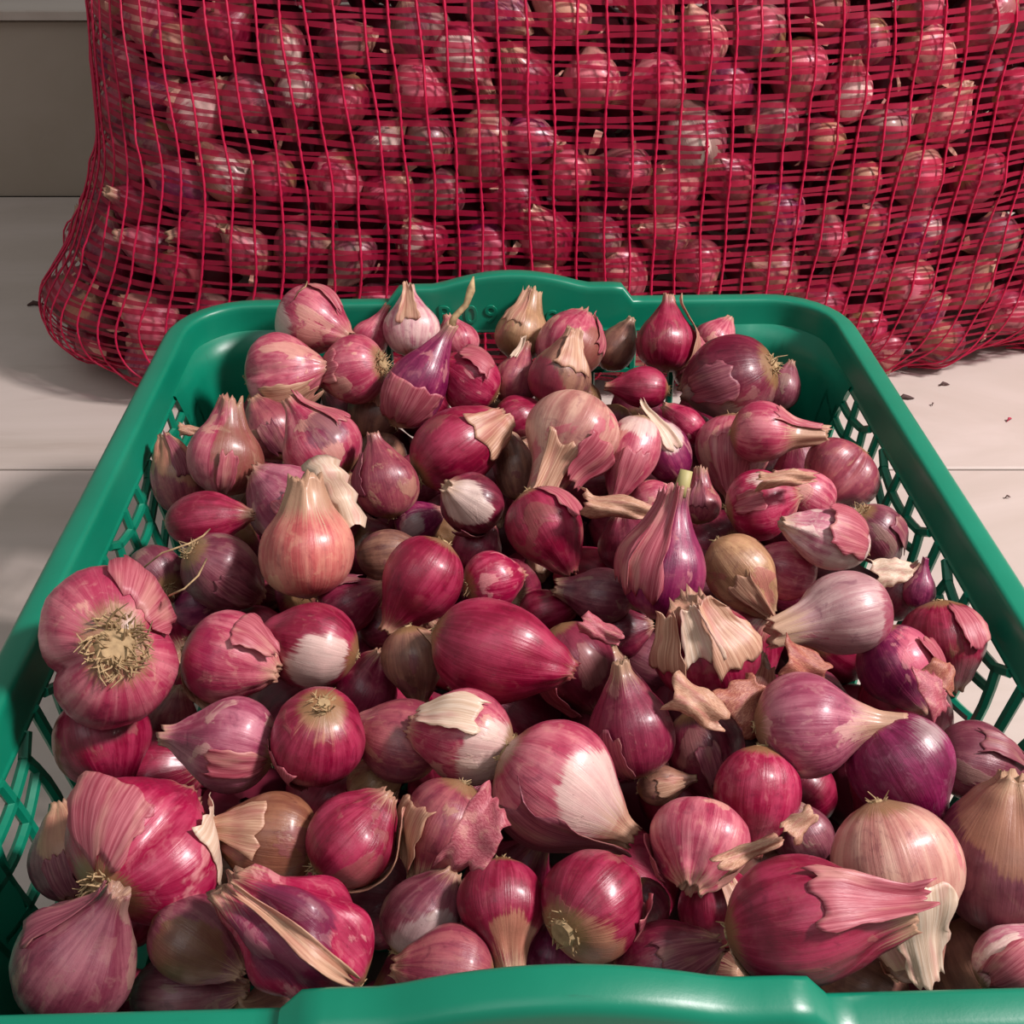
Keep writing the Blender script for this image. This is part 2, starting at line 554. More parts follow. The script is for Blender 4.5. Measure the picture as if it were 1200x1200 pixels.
# slatted base
bi = wall_in(DB)
mb = MB()
bw, bl = HW - bi, HL - bi
for k in range(15):
    mb.box((0, -bl + 0.012 + (2 * bl - 0.024) * k / 14, 0.0065), (bw - (0.022 if k in (0, 14) else 0.008 if k in (1, 13) else 0), 0.0045, 0.0022))
for k in range(13):
    mb.box((-bw + 0.012 + (2 * bw - 0.024) * k / 12, 0, 0.0045), (0.0040, bl - (0.022 if k in (0, 12) else 0.008 if k in (1, 11) else 0), 0.0022))
for sg in (-1, 1):
    mb.box((0, sg * (bl - 0.002), 0.0065), (bw - 0.038, 0.004, 0.0045))
    mb.box((sg * (bw - 0.002), 0, 0.0065), (0.004, bl - 0.038, 0.0045))
mb.build('base_grid', M_GREEN, basket)

# embossed moulding mark on the inner face of the far grip
for ch, cx_ in (('Z', -0.046), ('R', -0.032), ('0', -0.018), ('9', -0.007), ('c', 0.026), ('m', 0.038)):
    tcv = bpy.data.curves.new('embossed_letter', 'FONT')
    tcv.body = ch
    tcv.size = 0.0150
    tcv.extrude = 0.0003
    tcv.bevel_depth = 0.0002
    tcv.align_x = 'CENTER'
    tob = bpy.data.objects.new('embossed_letter', tcv)
    COL.objects.link(tob)
    dg = bpy.context.evaluated_depsgraph_get()
    tme = bpy.data.meshes.new_from_object(tob.evaluated_get(dg))
    bpy.data.objects.remove(tob)
    tme.materials.clear(); tme.materials.append(M_GREEN)
    tob = bpy.data.objects.new('embossed_letter', tme)
    link(tob, basket)
    tob.location = (cx_ - 0.004, HL - 0.0125, ZR - 0.0118)
    tob.rotation_euler = (math.radians(90), 0, 0)

# ------------------------------------------------------------------ shallot builder
class Bulb:
    def __init__(s, R, asp=1.1, neck=0.4, rn=0.2, lobes=0, lobamp=0.0, wrinkle=0.5, bend=(0, 0), seed=0, th0=0.0, ragged=0.12):
        s.R, s.asp, s.neck, s.rn = R, asp, neck, rn
        s.lobes, s.lobamp, s.wr, s.bend, s.th0, s.rag = lobes, lobamp, wrinkle, bend, th0, ragged
        r = random.Random(seed); s.r = r
        s.ph = [r.uniform(0, 2 * PI) for _ in range(12)]
        a = asp
        P = [(-a, 0.10), (-0.985 * a, 0.24), (-0.9 * a, 0.48), (-0.72 * a, 0.745), (-0.45 * a, 0.93), (-0.15 * a, 1.0), (0.12 * a, 0.985),
             (0.36 * a, 0.90), (0.58 * a, 0.745), (0.78 * a, 0.56), (0.98 * a, 0.36 + rn * 0.35), (a + neck * 0.45, rn * 1.25), (a + neck, rn)]
        z = np.array([p[0] for p in P]); q = np.array([p[1] for p in P])
        zz = np.linspace(z[0], z[-1], 240); rr = np.interp(zz, z, q)
        k = np.exp(-0.5 * (np.arange(-16, 17) / 6.0) ** 2); k /= k.sum()
        rs = np.convolve(np.pad(rr, 16, mode='edge'), k, 'valid')
        w = np.clip((zz - z[0]) / 0.12, 0, 1)
        s.zz, s.rr = zz, rr * (1 - w) + rs * w
        s.z0, s.z1 = z[0], z[-1]
    def point(s, th, z, add=0.0):
        """th, z arrays (z in units of R) -> xyz array"""
        r = np.interp(z, s.zz, s.rr)
        v = (z - s.z0) / (s.z1 - s.z0)
        body = np.clip(1.15 - v * 1.15, 0, 1) * np.clip(v * 6, 0, 1)
        nk = np.clip((z - 0.35 * s.asp) / (0.65 * s.asp + s.neck), 0, 1)
        m = 1 + s.lobamp * (np.abs(np.cos(s.lobes * (th - s.th0) / 2)) ** 0.7 * 1.5 - 1.0) * np.clip(body * 1.5, 0, 1) if s.lobes else np.ones_like(th)
        p = s.ph
        m = m + 0.040 * np.sin(th + p[0] + z * 0.8) + 0.045 * np.sin(2 * th + p[1] - z) + 0.022 * np.sin(3 * th + p[2] + 2 * z)
        m = m + 0.007 * np.sin(9 * th + p[3]) + 0.005 * np.sin(14 * th + p[4])
        m = m + nk * s.wr * (0.18 * np.sin(5 * th + p[5] + z * 1.5) + 0.11 * np.sin(8 * th + p[6]) + 0.06 * np.sin(13 * th + p[7] + z))
        if s.wr > 1.0:
            m = m + (s.wr - 1.0) * 0.10 * (np.sin(6 * th + p[8] + 2.4 * z) + np.sin(4 * th + p[9] - 3.1 * z))
        r = r * m + add
        bt = np.clip((z + 0.3 * s.asp) / (1.3 * s.asp + s.neck), 0, 1) ** 2
        x = r * np.cos(th) + s.bend[0] * bt
        y = r * np.sin(th) + s.bend[1] * bt
        return np.stack([x, y, z], -1) * s.R
    def mesh(s, name='shallot', nth=40, nz=34):
        t = np.linspace(0, 1, nz)
        z = s.z0 + (s.z1 - s.z0) * (t * 0.82 + 0.18 * (1 - np.cos(t * PI)) / 2)
        z[1] = s.z0 + 0.012
        th = np.arange(nth) * 2 * PI / nth
        T, Z = np.meshgrid(th, z)
        Pt = s.point(T, Z)
        rag = np.array([s.r.uniform(-1, 1) for _ in range(nth)])
        rag = (rag + np.roll(rag, 1)) * 0.5
        for q, wgt in ((nz - 1, 1.0), (nz - 2, 0.5)):
            Pt[q, :, 2] += rag * s.rag * s.R * wgt
        V = Pt.reshape(-1, 3)
        sk = np.stack([np.cos(T), np.sin(T), (Z - s.z0) / (s.z1 - s.z0)], -1).reshape(-1, 3)
        cx, cy = s.bend[0] * s.R, s.bend[1] * s.R
        ring = Pt[-1] * 1.0
        c = ring.mean(0)
        inner = c + (ring - c) * 0.72; inner[:, 2] = c[2] - 0.10 * s.R
        V = np.vstack([V, inner, [[c[0], c[1], c[2] - 0.22 * s.R]], [[0, 0, (s.z0 + 0.05) * s.R]]])
        sk = np.vstack([sk, sk[-nth:], [[0, 0, 1.0]], [[0, 0, 0.0]]])
        F = []
        for i in range(nz - 1 + 1):
            for k in range(nth):
                l = (k + 1) % nth
                F.append((i * nth + k, i * nth + l, (i + 1) * nth + l, (i + 1) * nth + k))
        top = (nz + 1) * nth; bot = top + 1; b = nz * nth
        for k in range(nth):
            l = (k + 1) % nth
            F.append((b + k, b + l, top)); F.append((l, k, bot))
        me = bpy.data.meshes.new(name)
        me.from_pydata(V.tolist(), [], F)
        me.polygons.foreach_set('use_smooth', [True] * len(F))
        a1 = me.attributes.new('sk', 'FLOAT_VECTOR', 'POINT'); a1.data.foreach_set('vector', sk.astype(np.float32).ravel())
        a2 = me.attributes.new('pn', 'FLOAT_VECTOR', 'POINT'); a2.data.foreach_set('vector', (V / s.R).astype(np.float32).ravel())
        me.materials.append(M_SKIN); me.update()
        return me
    def peel(s, thc, thw, v0, v1, lift0, lift1, seed, curl=0.0, n=14, m=16, name='dry_skin'):
        """a torn piece of outer skin that starts to come away; thc in degrees, 0 faces the camera"""
        r = random.Random(seed)
        u = np.linspace(-1, 1, n); w = np.linspace(0, 1, m)
        U, Wt = np.meshgrid(u, w)
        e0 = np.interp(u, np.linspace(-1, 1, 9), [r.uniform(-0.10, 0.10) for _ in range(9)])
        e1 = np.interp(u, np.linspace(-1, 1, 9), [r.uniform(-0.14, 0.10) for _ in range(9)])
        es = np.interp(w, np.linspace(0, 1, 8), [r.uniform(-0.22, 0.08) for _ in range(8)])
        es2 = np.interp(w, np.linspace(0, 1, 8), [r.uniform(-0.22, 0.08) for _ in range(8)])
        v = v0 + (v1 - v0) * Wt + (e0[None, :] * (1 - Wt) + e1[None, :] * Wt) * (v1 - v0)
        wid = thw * (1 - 0.25 * Wt)
        T = math.radians(thc) + np.radians(wid) * (U * (1 + np.where(U > 0, es[:, None], es2[:, None]) * np.abs(U)))
        Z = s.z0 + (s.z1 - s.z0) * v
        lift = lift0 + (lift1 - lift0) * Wt + curl * np.abs(U) ** 3 + 0.012 * np.sin(U * 7 + r.uniform(0, 6)) * np.sin(Wt * 5 + r.uniform(0, 6))
        P = s.point(T, np.clip(Z, s.z0, s.z1), 0.025 + np.maximum(lift, 0))
        P[..., 2] += np.where(Z > s.z1, (Z - s.z1), 0) * s.R
        V = P.reshape(-1, 3)
        F = [(i * n + k, i * n + k + 1, (i + 1) * n + k + 1, (i + 1) * n + k) for i in range(m - 1) for k in range(n - 1)]
        me = bpy.data.meshes.new(name)
        me.from_pydata(V.tolist(), [], F)
        me.polygons.foreach_set('use_smooth', [True] * len(F))
        sk = np.stack([np.cos(T), np.sin(T), v], -1).reshape(-1, 3)
        a1 = me.attributes.new('sk', 'FLOAT_VECTOR', 'POINT'); a1.data.foreach_set('vector', sk.astype(np.float32).ravel())
        me.materials.append(M_PAPER); me.update()
        o = bpy.data.objects.new(name, me)
        md = o.modifiers.new('thickness', 'SOLIDIFY'); md.thickness = 0.00025
        return o
    def roots(s, n, length, seed, spread=0.22):
        r = random.Random(seed); mb = MB()
        zc = s.z0 * s.R
        for _ in range(n):
            a = r.uniform(0, 2 * PI); q = s.R * spread * math.sqrt(r.random())
            p = Vector((q * math.cos(a), q * math.sin(a), zc + 0.03 * s.R + (q / s.R) ** 2 * 0.8 * s.R))
            d = Vector((math.cos(a) * 0.9, math.sin(a) * 0.9, -0.8)) * s.R * length * r.uniform(0.4, 1.1)
            side = Vector((-math.sin(a), math.cos(a), r.uniform(-1, 1))) * s.R * length * r.uniform(-1.2, 1.2)
            mb.tube([p, p + d * 0.5 + side * 0.3, p + d * 0.85 + side], [s.R * 0.020, s.R * 0.016, s.R * 0.006], 4, False)
        mb.tube([(0, 0, zc + 0.08 * s.R), (0, 0, zc - 0.03 * s.R)], [s.R * spread * 0.9, s.R * spread * 0.6], 9)
        return mb

PAL = {  # base, streak, wear
    'magenta': ((132, 24, 54), (178, 68, 96), (150, 88, 84)),
    'bright':  ((156, 26, 66), (194, 82, 110), (226, 160, 160)),
    'pink':    ((176, 66, 94), (220, 138, 148), (226, 178, 158)),
    'peach':   ((202, 104, 104), (230, 162, 146), (232, 190, 156)),
    'pale':    ((196, 116, 138), (238, 206, 200), (240, 222, 208)),
    'cream':   ((190, 130, 122), (228, 188, 168), (200, 84, 112)),
    'lilac':   ((158, 74, 100), (200, 130, 146), (220, 180, 168)),
    'dull':    ((142, 62, 80), (178, 104, 108), (184, 142, 118)),
    'mauve':   ((112, 48, 66), (150, 92, 102), (150, 122, 108)),
    'plum':    ((116, 26, 56), (150, 62, 86), (172, 120, 116)),
    'maroon':  ((98, 22, 46), (136, 54, 74), (146, 98, 94)),
    'purple':  ((118, 30, 76), (160, 68, 104), (204, 140, 142)),
    'violet':  ((108, 20, 62), (152, 56, 100), (172, 138, 150)),
    'tan':     ((168, 128, 98), (206, 168, 130), (178, 98, 100)),
    'brown':   ((124, 76, 60), (160, 112, 86), (132, 64, 72)),
    'dusty':   ((122, 84, 74), (166, 124, 104), (122, 58, 72)),
    'grey':    ((186, 142, 146), (220, 190, 186), (166, 50, 88)),
}
PCOL = {'t': (188, 140, 112), 'w': (236, 216, 204), 'g': (176, 160, 156), 'b': (124, 92, 64), 'p': (224, 120, 140), 'm': (150, 30, 74), 'o': (206, 112, 76), 'v': (92, 26, 62)}
PEELC = {
    't': ((178, 128, 104), (224, 186, 156), (190, 110, 108)),
    'w': ((214, 186, 160), (240, 222, 202), (214, 150, 146)),
    'p': ((166, 68, 86), (206, 122, 132), (216, 164, 148)),
    'm': ((124, 52, 72), (166, 98, 108), (176, 134, 118)),
    'o': ((156, 84, 72), (204, 142, 116), (152, 60, 70)),
}

def props(o, kind, seed, streak=0.6, wear=0.3, neck_from=0.8, patch=None):
    a, b, c = PAL[kind]
    o['col_base'] = lin(a); o['col_streak'] = lin(b); o['col_wear'] = lin(c)
    o['streak'] = streak; o['wear'] = wear; o['seed'] = float(seed); o['neck_from'] = neck_from
    if patch:
        d, th, cc = patch
        o['patch_dir'] = list(d); o['patch_cos'] = th; o['col_patch'] = lin(PCOL[cc])
    else:
        o['patch_dir'] = [0.0, 0.0, 0.0]; o['patch_cos'] = 5.0; o['col_patch'] = [0.0, 0.0, 0.0]

def peel_props(o, c, seed):
    a, b, w = PEELC[c]
    o['col_base'] = lin(a); o['col_streak'] = lin(b); o['col_wear'] = lin(w); o['seed'] = float(seed)

# ------------------------------------------------------------------ the shallots of the heap
# x, y, width (px), length ratio, direction of the neck in the picture (deg), tilt of the neck to the viewer (deg), neck length,
# layer (0 = on top), colours, extras, label
H = [
 (366, 377, 78, 1.05, -30, 15, .25, 0, 'pink', 'patch:w:60:-40:.62 th', 'round pink shallot with a white underside, high against the far wall left of the grip'),
 (332, 440, 84, 1.0, 5, 5, .3, 0, 'pink', 'L2 peel:t:60:45:.25:.85', 'pink double shallot under a tan cap, next to the far left corner of the crate'),
 (414, 434, 76, 1.0, 190, -20, .25, .3, 'pink', 'R W', 'pink shallot with a pale frayed root end pointing right, below the round pink one'),
 (433, 396, 42, 1.1, 60, 10, .9, 1.0, 'pink', '', 'small pink shallot, its pointed neck left of the pale one at the far wall'),
 (481, 385, 62, 1.0, 93, 0, .55, .2, 'pale', 'peel:t:0:26:.45:1.0', 'pale pink pointed shallot with a strip of tan skin across it, at the far wall'),
 (487, 452, 70, 1.45, 62, 5, .8, 0, 'purple', 'stem peel:p:10:60:.05:.4', 'long purple shallot with a dry brown stem sticking up'),
 (551, 447, 68, 1.0, 150, 10, .2, .2, 'bright', 'peel:p:60:50:.3:.8', 'bright round magenta shallot just right of the dry brown stem'),
 (537, 398, 46, 1.0, 110, 0, .3, 1.0, 'pink', '', 'small pink shallot behind the dry brown stem'),
 (440, 482, 60, 1.1, 75, 0, .4, 1.0, 'dusty', 'peel:t:0:40:.5:1.0', 'dusty brown shallot with a pale torn top, tucked left of the long purple one'),
 (266, 535, 84, 1.05, 80, 5, .45, -.1, 'pink', 'patch:b:75:10:.15 O', 'big pear-shaped shallot, soiled brown on its left half and pink on its right'),
 (318, 505, 70, 1.0, 120, 0, .2, .8, 'dull', '', 'dull pink shallot mostly hidden behind the big brown and pink pear'),
 (207, 560, 60, 1.4, 105, 0, .3, .8, 'dull', 'patch:t:60:40:.3 W', 'tan and lilac shallot squeezed against the left wall'),
 (377, 522, 88, .95, 128, 0, .5, 0, 'pink', 'patch:v:30:10:.75 strap', 'round pink shallot with a thick brown neck and a pale strap of skin hanging off'),
 (240, 607, 62, 1.45, 8, 5, .35, .1, 'magenta', 's0', 'smooth dark magenta shallot lying on its side beside the left wall'),
 (336, 592, 94, .95, 140, 0, .2, .5, 'lilac', '', 'lilac shallot behind the peach-coloured one with the wide dry neck'),
 (358, 643, 112, .98, 92, 8, .42, -.5, 'peach', 'O n.62 S', 'large peach-pink shallot with a wide dry brown neck pointing up'),
 (452, 566, 70, 1.15, 102, 5, .5, .3, 'dull', 'n.9', 'smooth dull pink shallot standing upright right of the pale hanging strap'),
 (534, 524, 92, 1.2, 38, -12, .2, 0, 'magenta', 'r peel:t:20:45:.6:1.0', 'large magenta shallot with lengthwise streaks, its dirty roots at lower left'),
 (553, 589, 72, 1.0, 145, 42, .22, .1, 'maroon', 'patch:w:-10:45:.62', 'reddish brown shallot whose cut neck sits in a cream patch facing us'),
 (602, 548, 50, 1.5, 100, 0, .2, 1.0, 'dusty', 'W', 'narrow dusty shallot squeezed left of the large cream one'),
 (608, 489, 52, 1.0, 30, 0, .2, 1.0, 'magenta', '', 'dark red shallot peeping out above the large cream one'),
 (603, 445, 50, 1.15, 75, 0, .6, .5, 'dull', 'peel:w:-30:18:.7:1.05', 'small pink shallot with a torn pointed top, right of the bright magenta one'),
 (613, 390, 58, 1.1, 72, 0, .55, .1, 'tan', 'patch:b:0:-60:.6 O', 'tan cone-shaped shallot in front of the embossed mark of the crate'),
 (667, 403, 78, .95, 60, -15, .2, .1, 'pink', 'patch:b:60:0:.72 r', 'round pink shallot with a dull brown top, right of the tan cone'),
 (656, 440, 70, 1.05, 72, 5, .5, 0, 'dusty', 'patch:m:-50:-30:.55 peel:t:20:40:.5:1.0', 'tan-skinned shallot with a bare magenta base and a curled neck'),
 (722, 407, 46, 1.2, 62, 0, .4, 1.0, 'dusty', '', 'dull brown shallot between the round pink one and the upright magenta one'),
 (783, 400, 68, 1.0, 84, 3, .5, -.1, 'magenta', 'peel:t:80:34:.1:1.05', 'upright magenta shallot with a short neck and tan skin peeling off its left side'),
 (752, 455, 46, 1.3, 176, 0, .5, .2, 'magenta', 's0 r', 'small glossy magenta shallot lying flat with its neck to the left'),
 (858, 447, 102, .98, -160, -30, .15, 0, 'maroon', 'patch:g:-40:40:.6 r', 'large dark maroon shallot with a grey bloom, near the far right corner'),
 (838, 398, 46, 1.0, 60, 0, .3, 1.4, 'pink', '', 'small pink shallot at the rectangular opening of the far wall'),
 (812, 430, 48, 1.2, 100, 0, .3, 1.3, 'dusty', 'peel:p:0:60:.3:.9', 'papery pink shallot left of the large dark maroon one'),
 (918, 455, 38, 1.3, 72, 0, .4, 1.2, 'mauve', '', 'small brown shallot in the far right corner, behind the dark maroon one'),
 (895, 508, 70, 1.05, -3, 8, .9, .0, 'pink', 'O n.5', 'pink shallot whose long white neck points right at the lattice'),
 (856, 530, 82, 1.05, -95, 8, .25, .1, 'pink', 'S peel:p:10:34:.3:1.0', 'pink shallot in striped papery skin, its narrow end pointing down'),
 (803, 497, 42, 1.25, 140, 0, .3, .8, 'bright', '', 'small bright purple-red shallot below the dark maroon one'),
 (779, 525, 54, 1.5, 118, 5, .45, .3, 'purple', 'patch:w:20:30:.7 peel:w:15:22:.4:1.05', 'slim purple shallot with a cream stripe up its length'),
 (668, 510, 104, .98, -118, 18, .65, -.6, 'cream', 'O peel:t:0:30:.55:1.08 peel:p:-50:40:.4:.8', 'large cream and pink shallot near the middle of the heap, tan neck pointing down'),
 (740, 533, 62, 1.5, -108, 10, .4, -.1, 'pink', 'patch:w:20:-60:.8', 'curved pink shallot hugging the right side of the large cream one'),
 (640, 620, 84, 1.15, -62, 10, .25, .1, 'magenta', 'n.93', 'deep magenta shallot directly under the tan neck of the large cream one'),
 (765, 588, 52, 1.0, 20, 0, .2, 1.1, 'pink', '', 'small pink shallot half hidden under a strip of tan skin'),
 (733, 637, 64, 1.0, 100, 0, .2, 1.0, 'maroon', 'W', 'dark red shallot in the shade left of the tall purple one'),
 (778, 668, 96, 1.15, 80, 5, .85, -.5, 'purple', 'stemg peel:p:-35:30:.2:.98 peel:p:-75:26:.25:.95', 'tall purple shallot with a long greenish neck and pink skins splitting open'),
 (868, 672, 74, 1.25, -52, 5, .3, .6, 'tan', 'W S', 'papery tan shallot right of the tall purple one'),
 (891, 591, 78, .98, 10, 5, .15, 0, 'bright', 's0 patch:w:-50:0:.9 peel:p:-10:20:.1:.45', 'round glossy magenta shallot with a clear pink flake stuck on its front'),
 (943, 580, 64, 1.1, 150, 0, .3, .5, 'pink', 'S W', 'crinkled pink shallot right of the round glossy magenta one'),
 (985, 557, 76, 1.0, -130, 5, .25, .5, 'dull', 'L2', 'double pink shallot with a dark purple side, at the right lattice wall'),
 (970, 632, 66, 1.5, 165, 8, .3, -.2, 'pale', 'patch:w:-60:-40:.6 W peel:p:30:60:.1:.6', 'pale crumpled shallot with a white right end, beside one with dark roots'),
 (1026, 627, 66, 1.1, -50, -18, .2, .6, 'mauve', 'R', 'mauve shallot with a dark tuft of roots, touching the right lattice wall'),
 (919, 667, 64, 1.15, 165, 5, .25, .7, 'pink', 's0', 'pink shallot under the pale crumpled one'),
 (988, 720, 98, 1.12, 190, 12, .75, -.3, 'grey', 'O n.68 x patch:m:-20:-62:.72', 'large greyish white shallot with magenta ends and a hollow brown neck pointing left'),
 (1053, 695, 54, 1.2, 60, 5, .3, .9, 'maroon', 'peel:t:10:40:.6:1.0', 'maroon shallot with a ragged tan tip behind the large greyish one'),
 (1078, 692, 34, 1.3, 82, 5, .9, .8, 'purple', 'n1.0', 'thin purple shallot whose neck spikes up at the right wall'),
 (1107, 752, 92, 1.0, -85, 5, .2, .2, 'magenta', 'patch:b:10:10:.93 S', 'round magenta shallot with a brown seam, wedged against the right rim'),
 (1054, 780, 92, 1.0, -62, 10, .2, 0, 'purple', 'patch:p:-50:0:.55 peel:p:-60:30:.3:.98', 'shallot half dark purple and half streaky pink, right of the large greyish one'),
 (945, 848, 114, 1.0, 4, 8, .85, -.5, 'lilac', 'n.6 x', 'large pink shallot with a long smooth tan neck pointing right'),
 (1056, 902, 116, 1.08, -58, 8, .2, .1, 'violet', 's0 patch:g:-40:-30:.92', 'large glossy violet shallot under the long smooth tan neck'),
 (1145, 895, 88, 1.1, -14, 5, .55, .6, 'mauve', 'O', 'greyish mauve shallot with its neck towards the right rim'),
 (1178, 1008, 150, 1.08, 85, 0, .2, .5, 'mauve', 'patch:t:0:65:.45', 'very large shallot, tan above and purple-brown below, beside the right wall'),
 (1050, 1022, 148, 1.05, -78, 12, .35, -.1, 'cream', 'O W peel:w:0:40:.5:1.05', 'very large pale papery shallot with a ragged hollow neck pointing down'),
 (945, 1080, 138, 1.3, 12, 8, .4, -.7, 'magenta', 'O W n.78 S peel:t:100:34:.0:.3 peel:p:-40:30:.5:1.08', 'very large long magenta shallot with a thick split neck, at the near rim'),
 (1185, 1125, 80, 1.1, 40, 0, .2, .7, 'pale', 'peel:p:0:60:.1:.9', 'translucent pink shell of a shallot at the near right corner'),
 (1058, 1118, 58, .9, -120, -60, .2, .9, 'brown', 'R', 'brown root plate of a shallot under the ragged hollow neck'),
 (889, 930, 96, 1.1, -98, 8, .3, .1, 'bright', 's0 n.9 S', 'bright magenta-pink shallot with its narrow neck pointing straight down'),
 (817, 988, 110, .9, -115, 42, .15, .0, 'pink', 'W S peel:p:130:26:.5:.9', 'bright pink shallot with its crumpled red tip facing us'),
 (738, 855, 100, 1.08, 102, 3, .5, -.2, 'plum', 'n.78', 'plum-coloured pear-shaped shallot with an open cut neck pointing up'),
 (824, 762, 118, .92, 112, 22, .25, -.3, 'magenta', 'S O peel:t:30:34:.45:1.02 peel:w:-10:26:.6:1.06 peel:t:-60:30:.5:1.0', 'magenta shallot under shredded tan skins, in front of the tall purple one'),
 (583, 764, 114, 1.32, -18, 5, .22, -.6, 'magenta', 's0 n.93', 'large smooth egg-shaped magenta shallot in the middle of the heap'),
 (676, 778, 92, 1.05, -60, 0, .2, 1.0, 'maroon', 'peel:p:60:26:.4:.9', 'dark glossy shallot right behind the tip of the large egg-shaped one'),
 (640, 718, 56, 1.1, 20, 0, .2, 1.5, 'magenta', '', 'dark red shallot deep in the gap above the large egg-shaped one'),
 (702, 698, 60, 1.3, 172, 0, .4, 1.0, 'mauve', 'O', 'dull mauve shallot with a blunt neck pointing left, beside the tall purple one'),
 (728, 742, 56, 1.1, 10, 0, .2, 1.4, 'maroon', '', 'dark maroon shallot in the shade left of the shredded tan skins'),
 (578, 681, 68, .98, 12, -25, .15, .2, 'bright', 'r S', 'small pink and purple shallot with a rotten brown hole on its left side'),
 (493, 680, 94, 1.08, -122, 8, .4, -.3, 'magenta', 's0 n.8', 'glossy magenta pear-shaped shallot with its tan neck pointing down left'),
 (455, 650, 54, 1.3, 5, 0, .3, 1.0, 'dusty', 'W', 'dusty papery shallot behind the glossy magenta pear'),
 (408, 708, 66, 1.1, 30, 0, .25, .8, 'plum', '', 'dull plum shallot below the large peach one'),
 (365, 755, 100, 1.05, 165, 0, .2, .2, 'magenta', 'patch:w:-20:-20:.72 n1.0 x', 'magenta shallot with a big cream bald patch'),
 (268, 770, 102, .98, -20, 5, .2, 0, 'pink', 'patch:m:20:-50:.5 peel:t:120:40:.1:.6 peel:p:-60:34:.5:.95', 'pink shallot with curled tan skin on top, right of the big double one'),
 (128, 762, 156, .92, 203, -62, .15, -.3, 'pink', 'L2 R2 peel:p:150:40:.1:.6', 'very large double pink shallot with a big pale root cluster, resting on the left rim'),
 (180, 676, 70, .95, 150, -35, .2, .8, 'mauve', 'r hair1', 'dull mauve shallot with long root hairs, just above the very large double one'),
 (262, 670, 86, 1.1, -40, -35, .2, .5, 'mauve', 'r hair2', 'mauve shallot with a dark root tuft facing us, left of the large peach one'),
 (232, 712, 52, 1.0, 10, 0, .2, 1.5, 'purple', '', 'small purple shallot deep between the double one and the peach one'),
 (118, 868, 106, 1.0, -72, 5, .3, .5, 'magenta', 'patch:b:60:-10:.75', 'dull magenta shallot with a brown side, under the very large double one'),
 (200, 843, 64, 1.0, 80, 0, .2, 1.1, 'dull', '', 'pale mauve shallot behind the glossy one with its roots at the right'),
 (270, 872, 104, 1.0, 168, 0, .45, .0, 'lilac', 'r n.85', 'glossy lilac-pink shallot, neck to the left and roots to the right'),
 (373, 865, 108, 1.05, -105, -35, .15, -.2, 'magenta', 'S r patch:t:0:-70:.86', 'red shallot with cream streaks fanning out from its roots'),
 (425, 808, 76, 1.05, 60, 0, .2, .6, 'plum', 's0', 'smooth plum shallot left of the mauve ribbed skin'),
 (484, 775, 72, 1.1, -80, 0, .3, .5, 'dusty', 'S W', 'ribbed mauve-grey papery shallot left of the large egg-shaped one'),
 (468, 866, 92, 1.1, 170, 0, .2, .4, 'dull', '', 'dull rose shallot joined behind the one with the torn skin'),
 (545, 864, 104, 1.05, 170, -8, .2, -.1, 'pink', 'r patch:w:-20:-50:.6 peel:w:40:26:.3:.95', 'pink shallot with a pale root end and torn cream skin over its left side'),
 (180, 912, 96, 1.1, 10, 0, .2, .8, 'magenta', 's0', 'deep magenta shallot behind the large one with a gaping split'),
 (170, 992, 156, .92, 50, -56, .15, -.3, 'bright', 'L2 R peel:w:60:40:.5:1.0 peel:p:-40:40:.05:.45', 'very large magenta double shallot with a gaping split and a brown root cluster'),
 (84, 1002, 92, 1.1, 110, -10, .2, .7, 'mauve', 'patch:t:20:40:.7', 'mauve shallot with a cream band, beside the left lattice wall'),
 (90, 1078, 56, 1.0, 60, 0, .3, 1.3, 'tan', 'W', 'small tan shallot deep at the left lattice wall'),
 (92, 1128, 136, 1.0, 55, 5, .5, .0, 'mauve', 'n.9', 'big dull mauve pear-shaped shallot at the near left corner'),
 (228, 1100, 94, 1.1, -25, 10, .3, .5, 'mauve', 'patch:b:0:20:.5', 'grey-brown mouldy shallot between the mauve pear and the withered one'),
 (215, 1165, 84, 1.4, 0, 0, .3, .8, 'mauve', 'W', 'mauve shallot peeping over the near rim at the left'),
 (318, 985, 106, 1.0, 172, 5, .4, .2, 'brown', 'W peel:t:30:36:.5:1.0', 'brown papery shallot left of the one in an opened skin'),
 (415, 985, 104, 1.0, 45, -12, .2, -.1, 'magenta', 'R peel:t:80:30:.1:.95 S', 'magenta shallot sitting in a split-open tan skin, roots at its lower left'),
 (438, 920, 62, .95, 30, 0, .2, .9, 'tan', 'r', 'tan-skinned shallot behind the one in a split-open skin'),
 (522, 968, 104, 1.0, -115, 5, .35, .1, 'dull', 'O W peel:t:60:40:.3:.9 n.7', 'rose and tan shallot with a wide torn neck, left of the crumpled pink skin'),
 (356, 1098, 124, 1.35, 138, 5, .35, -.4, 'bright', 'W2 O S peel:t:20:9:.1:.95 patch:v:10:20:.6', 'long withered magenta shallot with dark open folds, at the near rim'),
 (495, 1072, 96, 1.0, 60, -12, .2, .6, 'mauve', 'r patch:g:30:-30:.6 S', 'greyish purple shallot with pale streaks, above the near rim grip'),
 (525, 1138, 96, 1.1, 170, 0, .2, .4, 'dull', 's0', 'dull rose shallot lying flat against the near rim, beside the withered one'),
 (590, 1060, 96, 1.05, -88, 32, .5, .0, 'magenta', 's0 O n.78 patch:t:-20:50:.82', 'deep magenta shallot with its cut tan neck pointing down at us'),
 (645, 1115, 62, 1.0, 80, 0, .2, 1.2, 'violet', '', 'very dark violet shallot deep behind the near rim grip'),
 (697, 1060, 116, 1.08, 20, -48, .15, -.1, 'magenta', 'disc patch:t:90:-60:.5 peel:p:60:50:.5:.95', 'magenta shallot with a large round brown root plate facing us'),
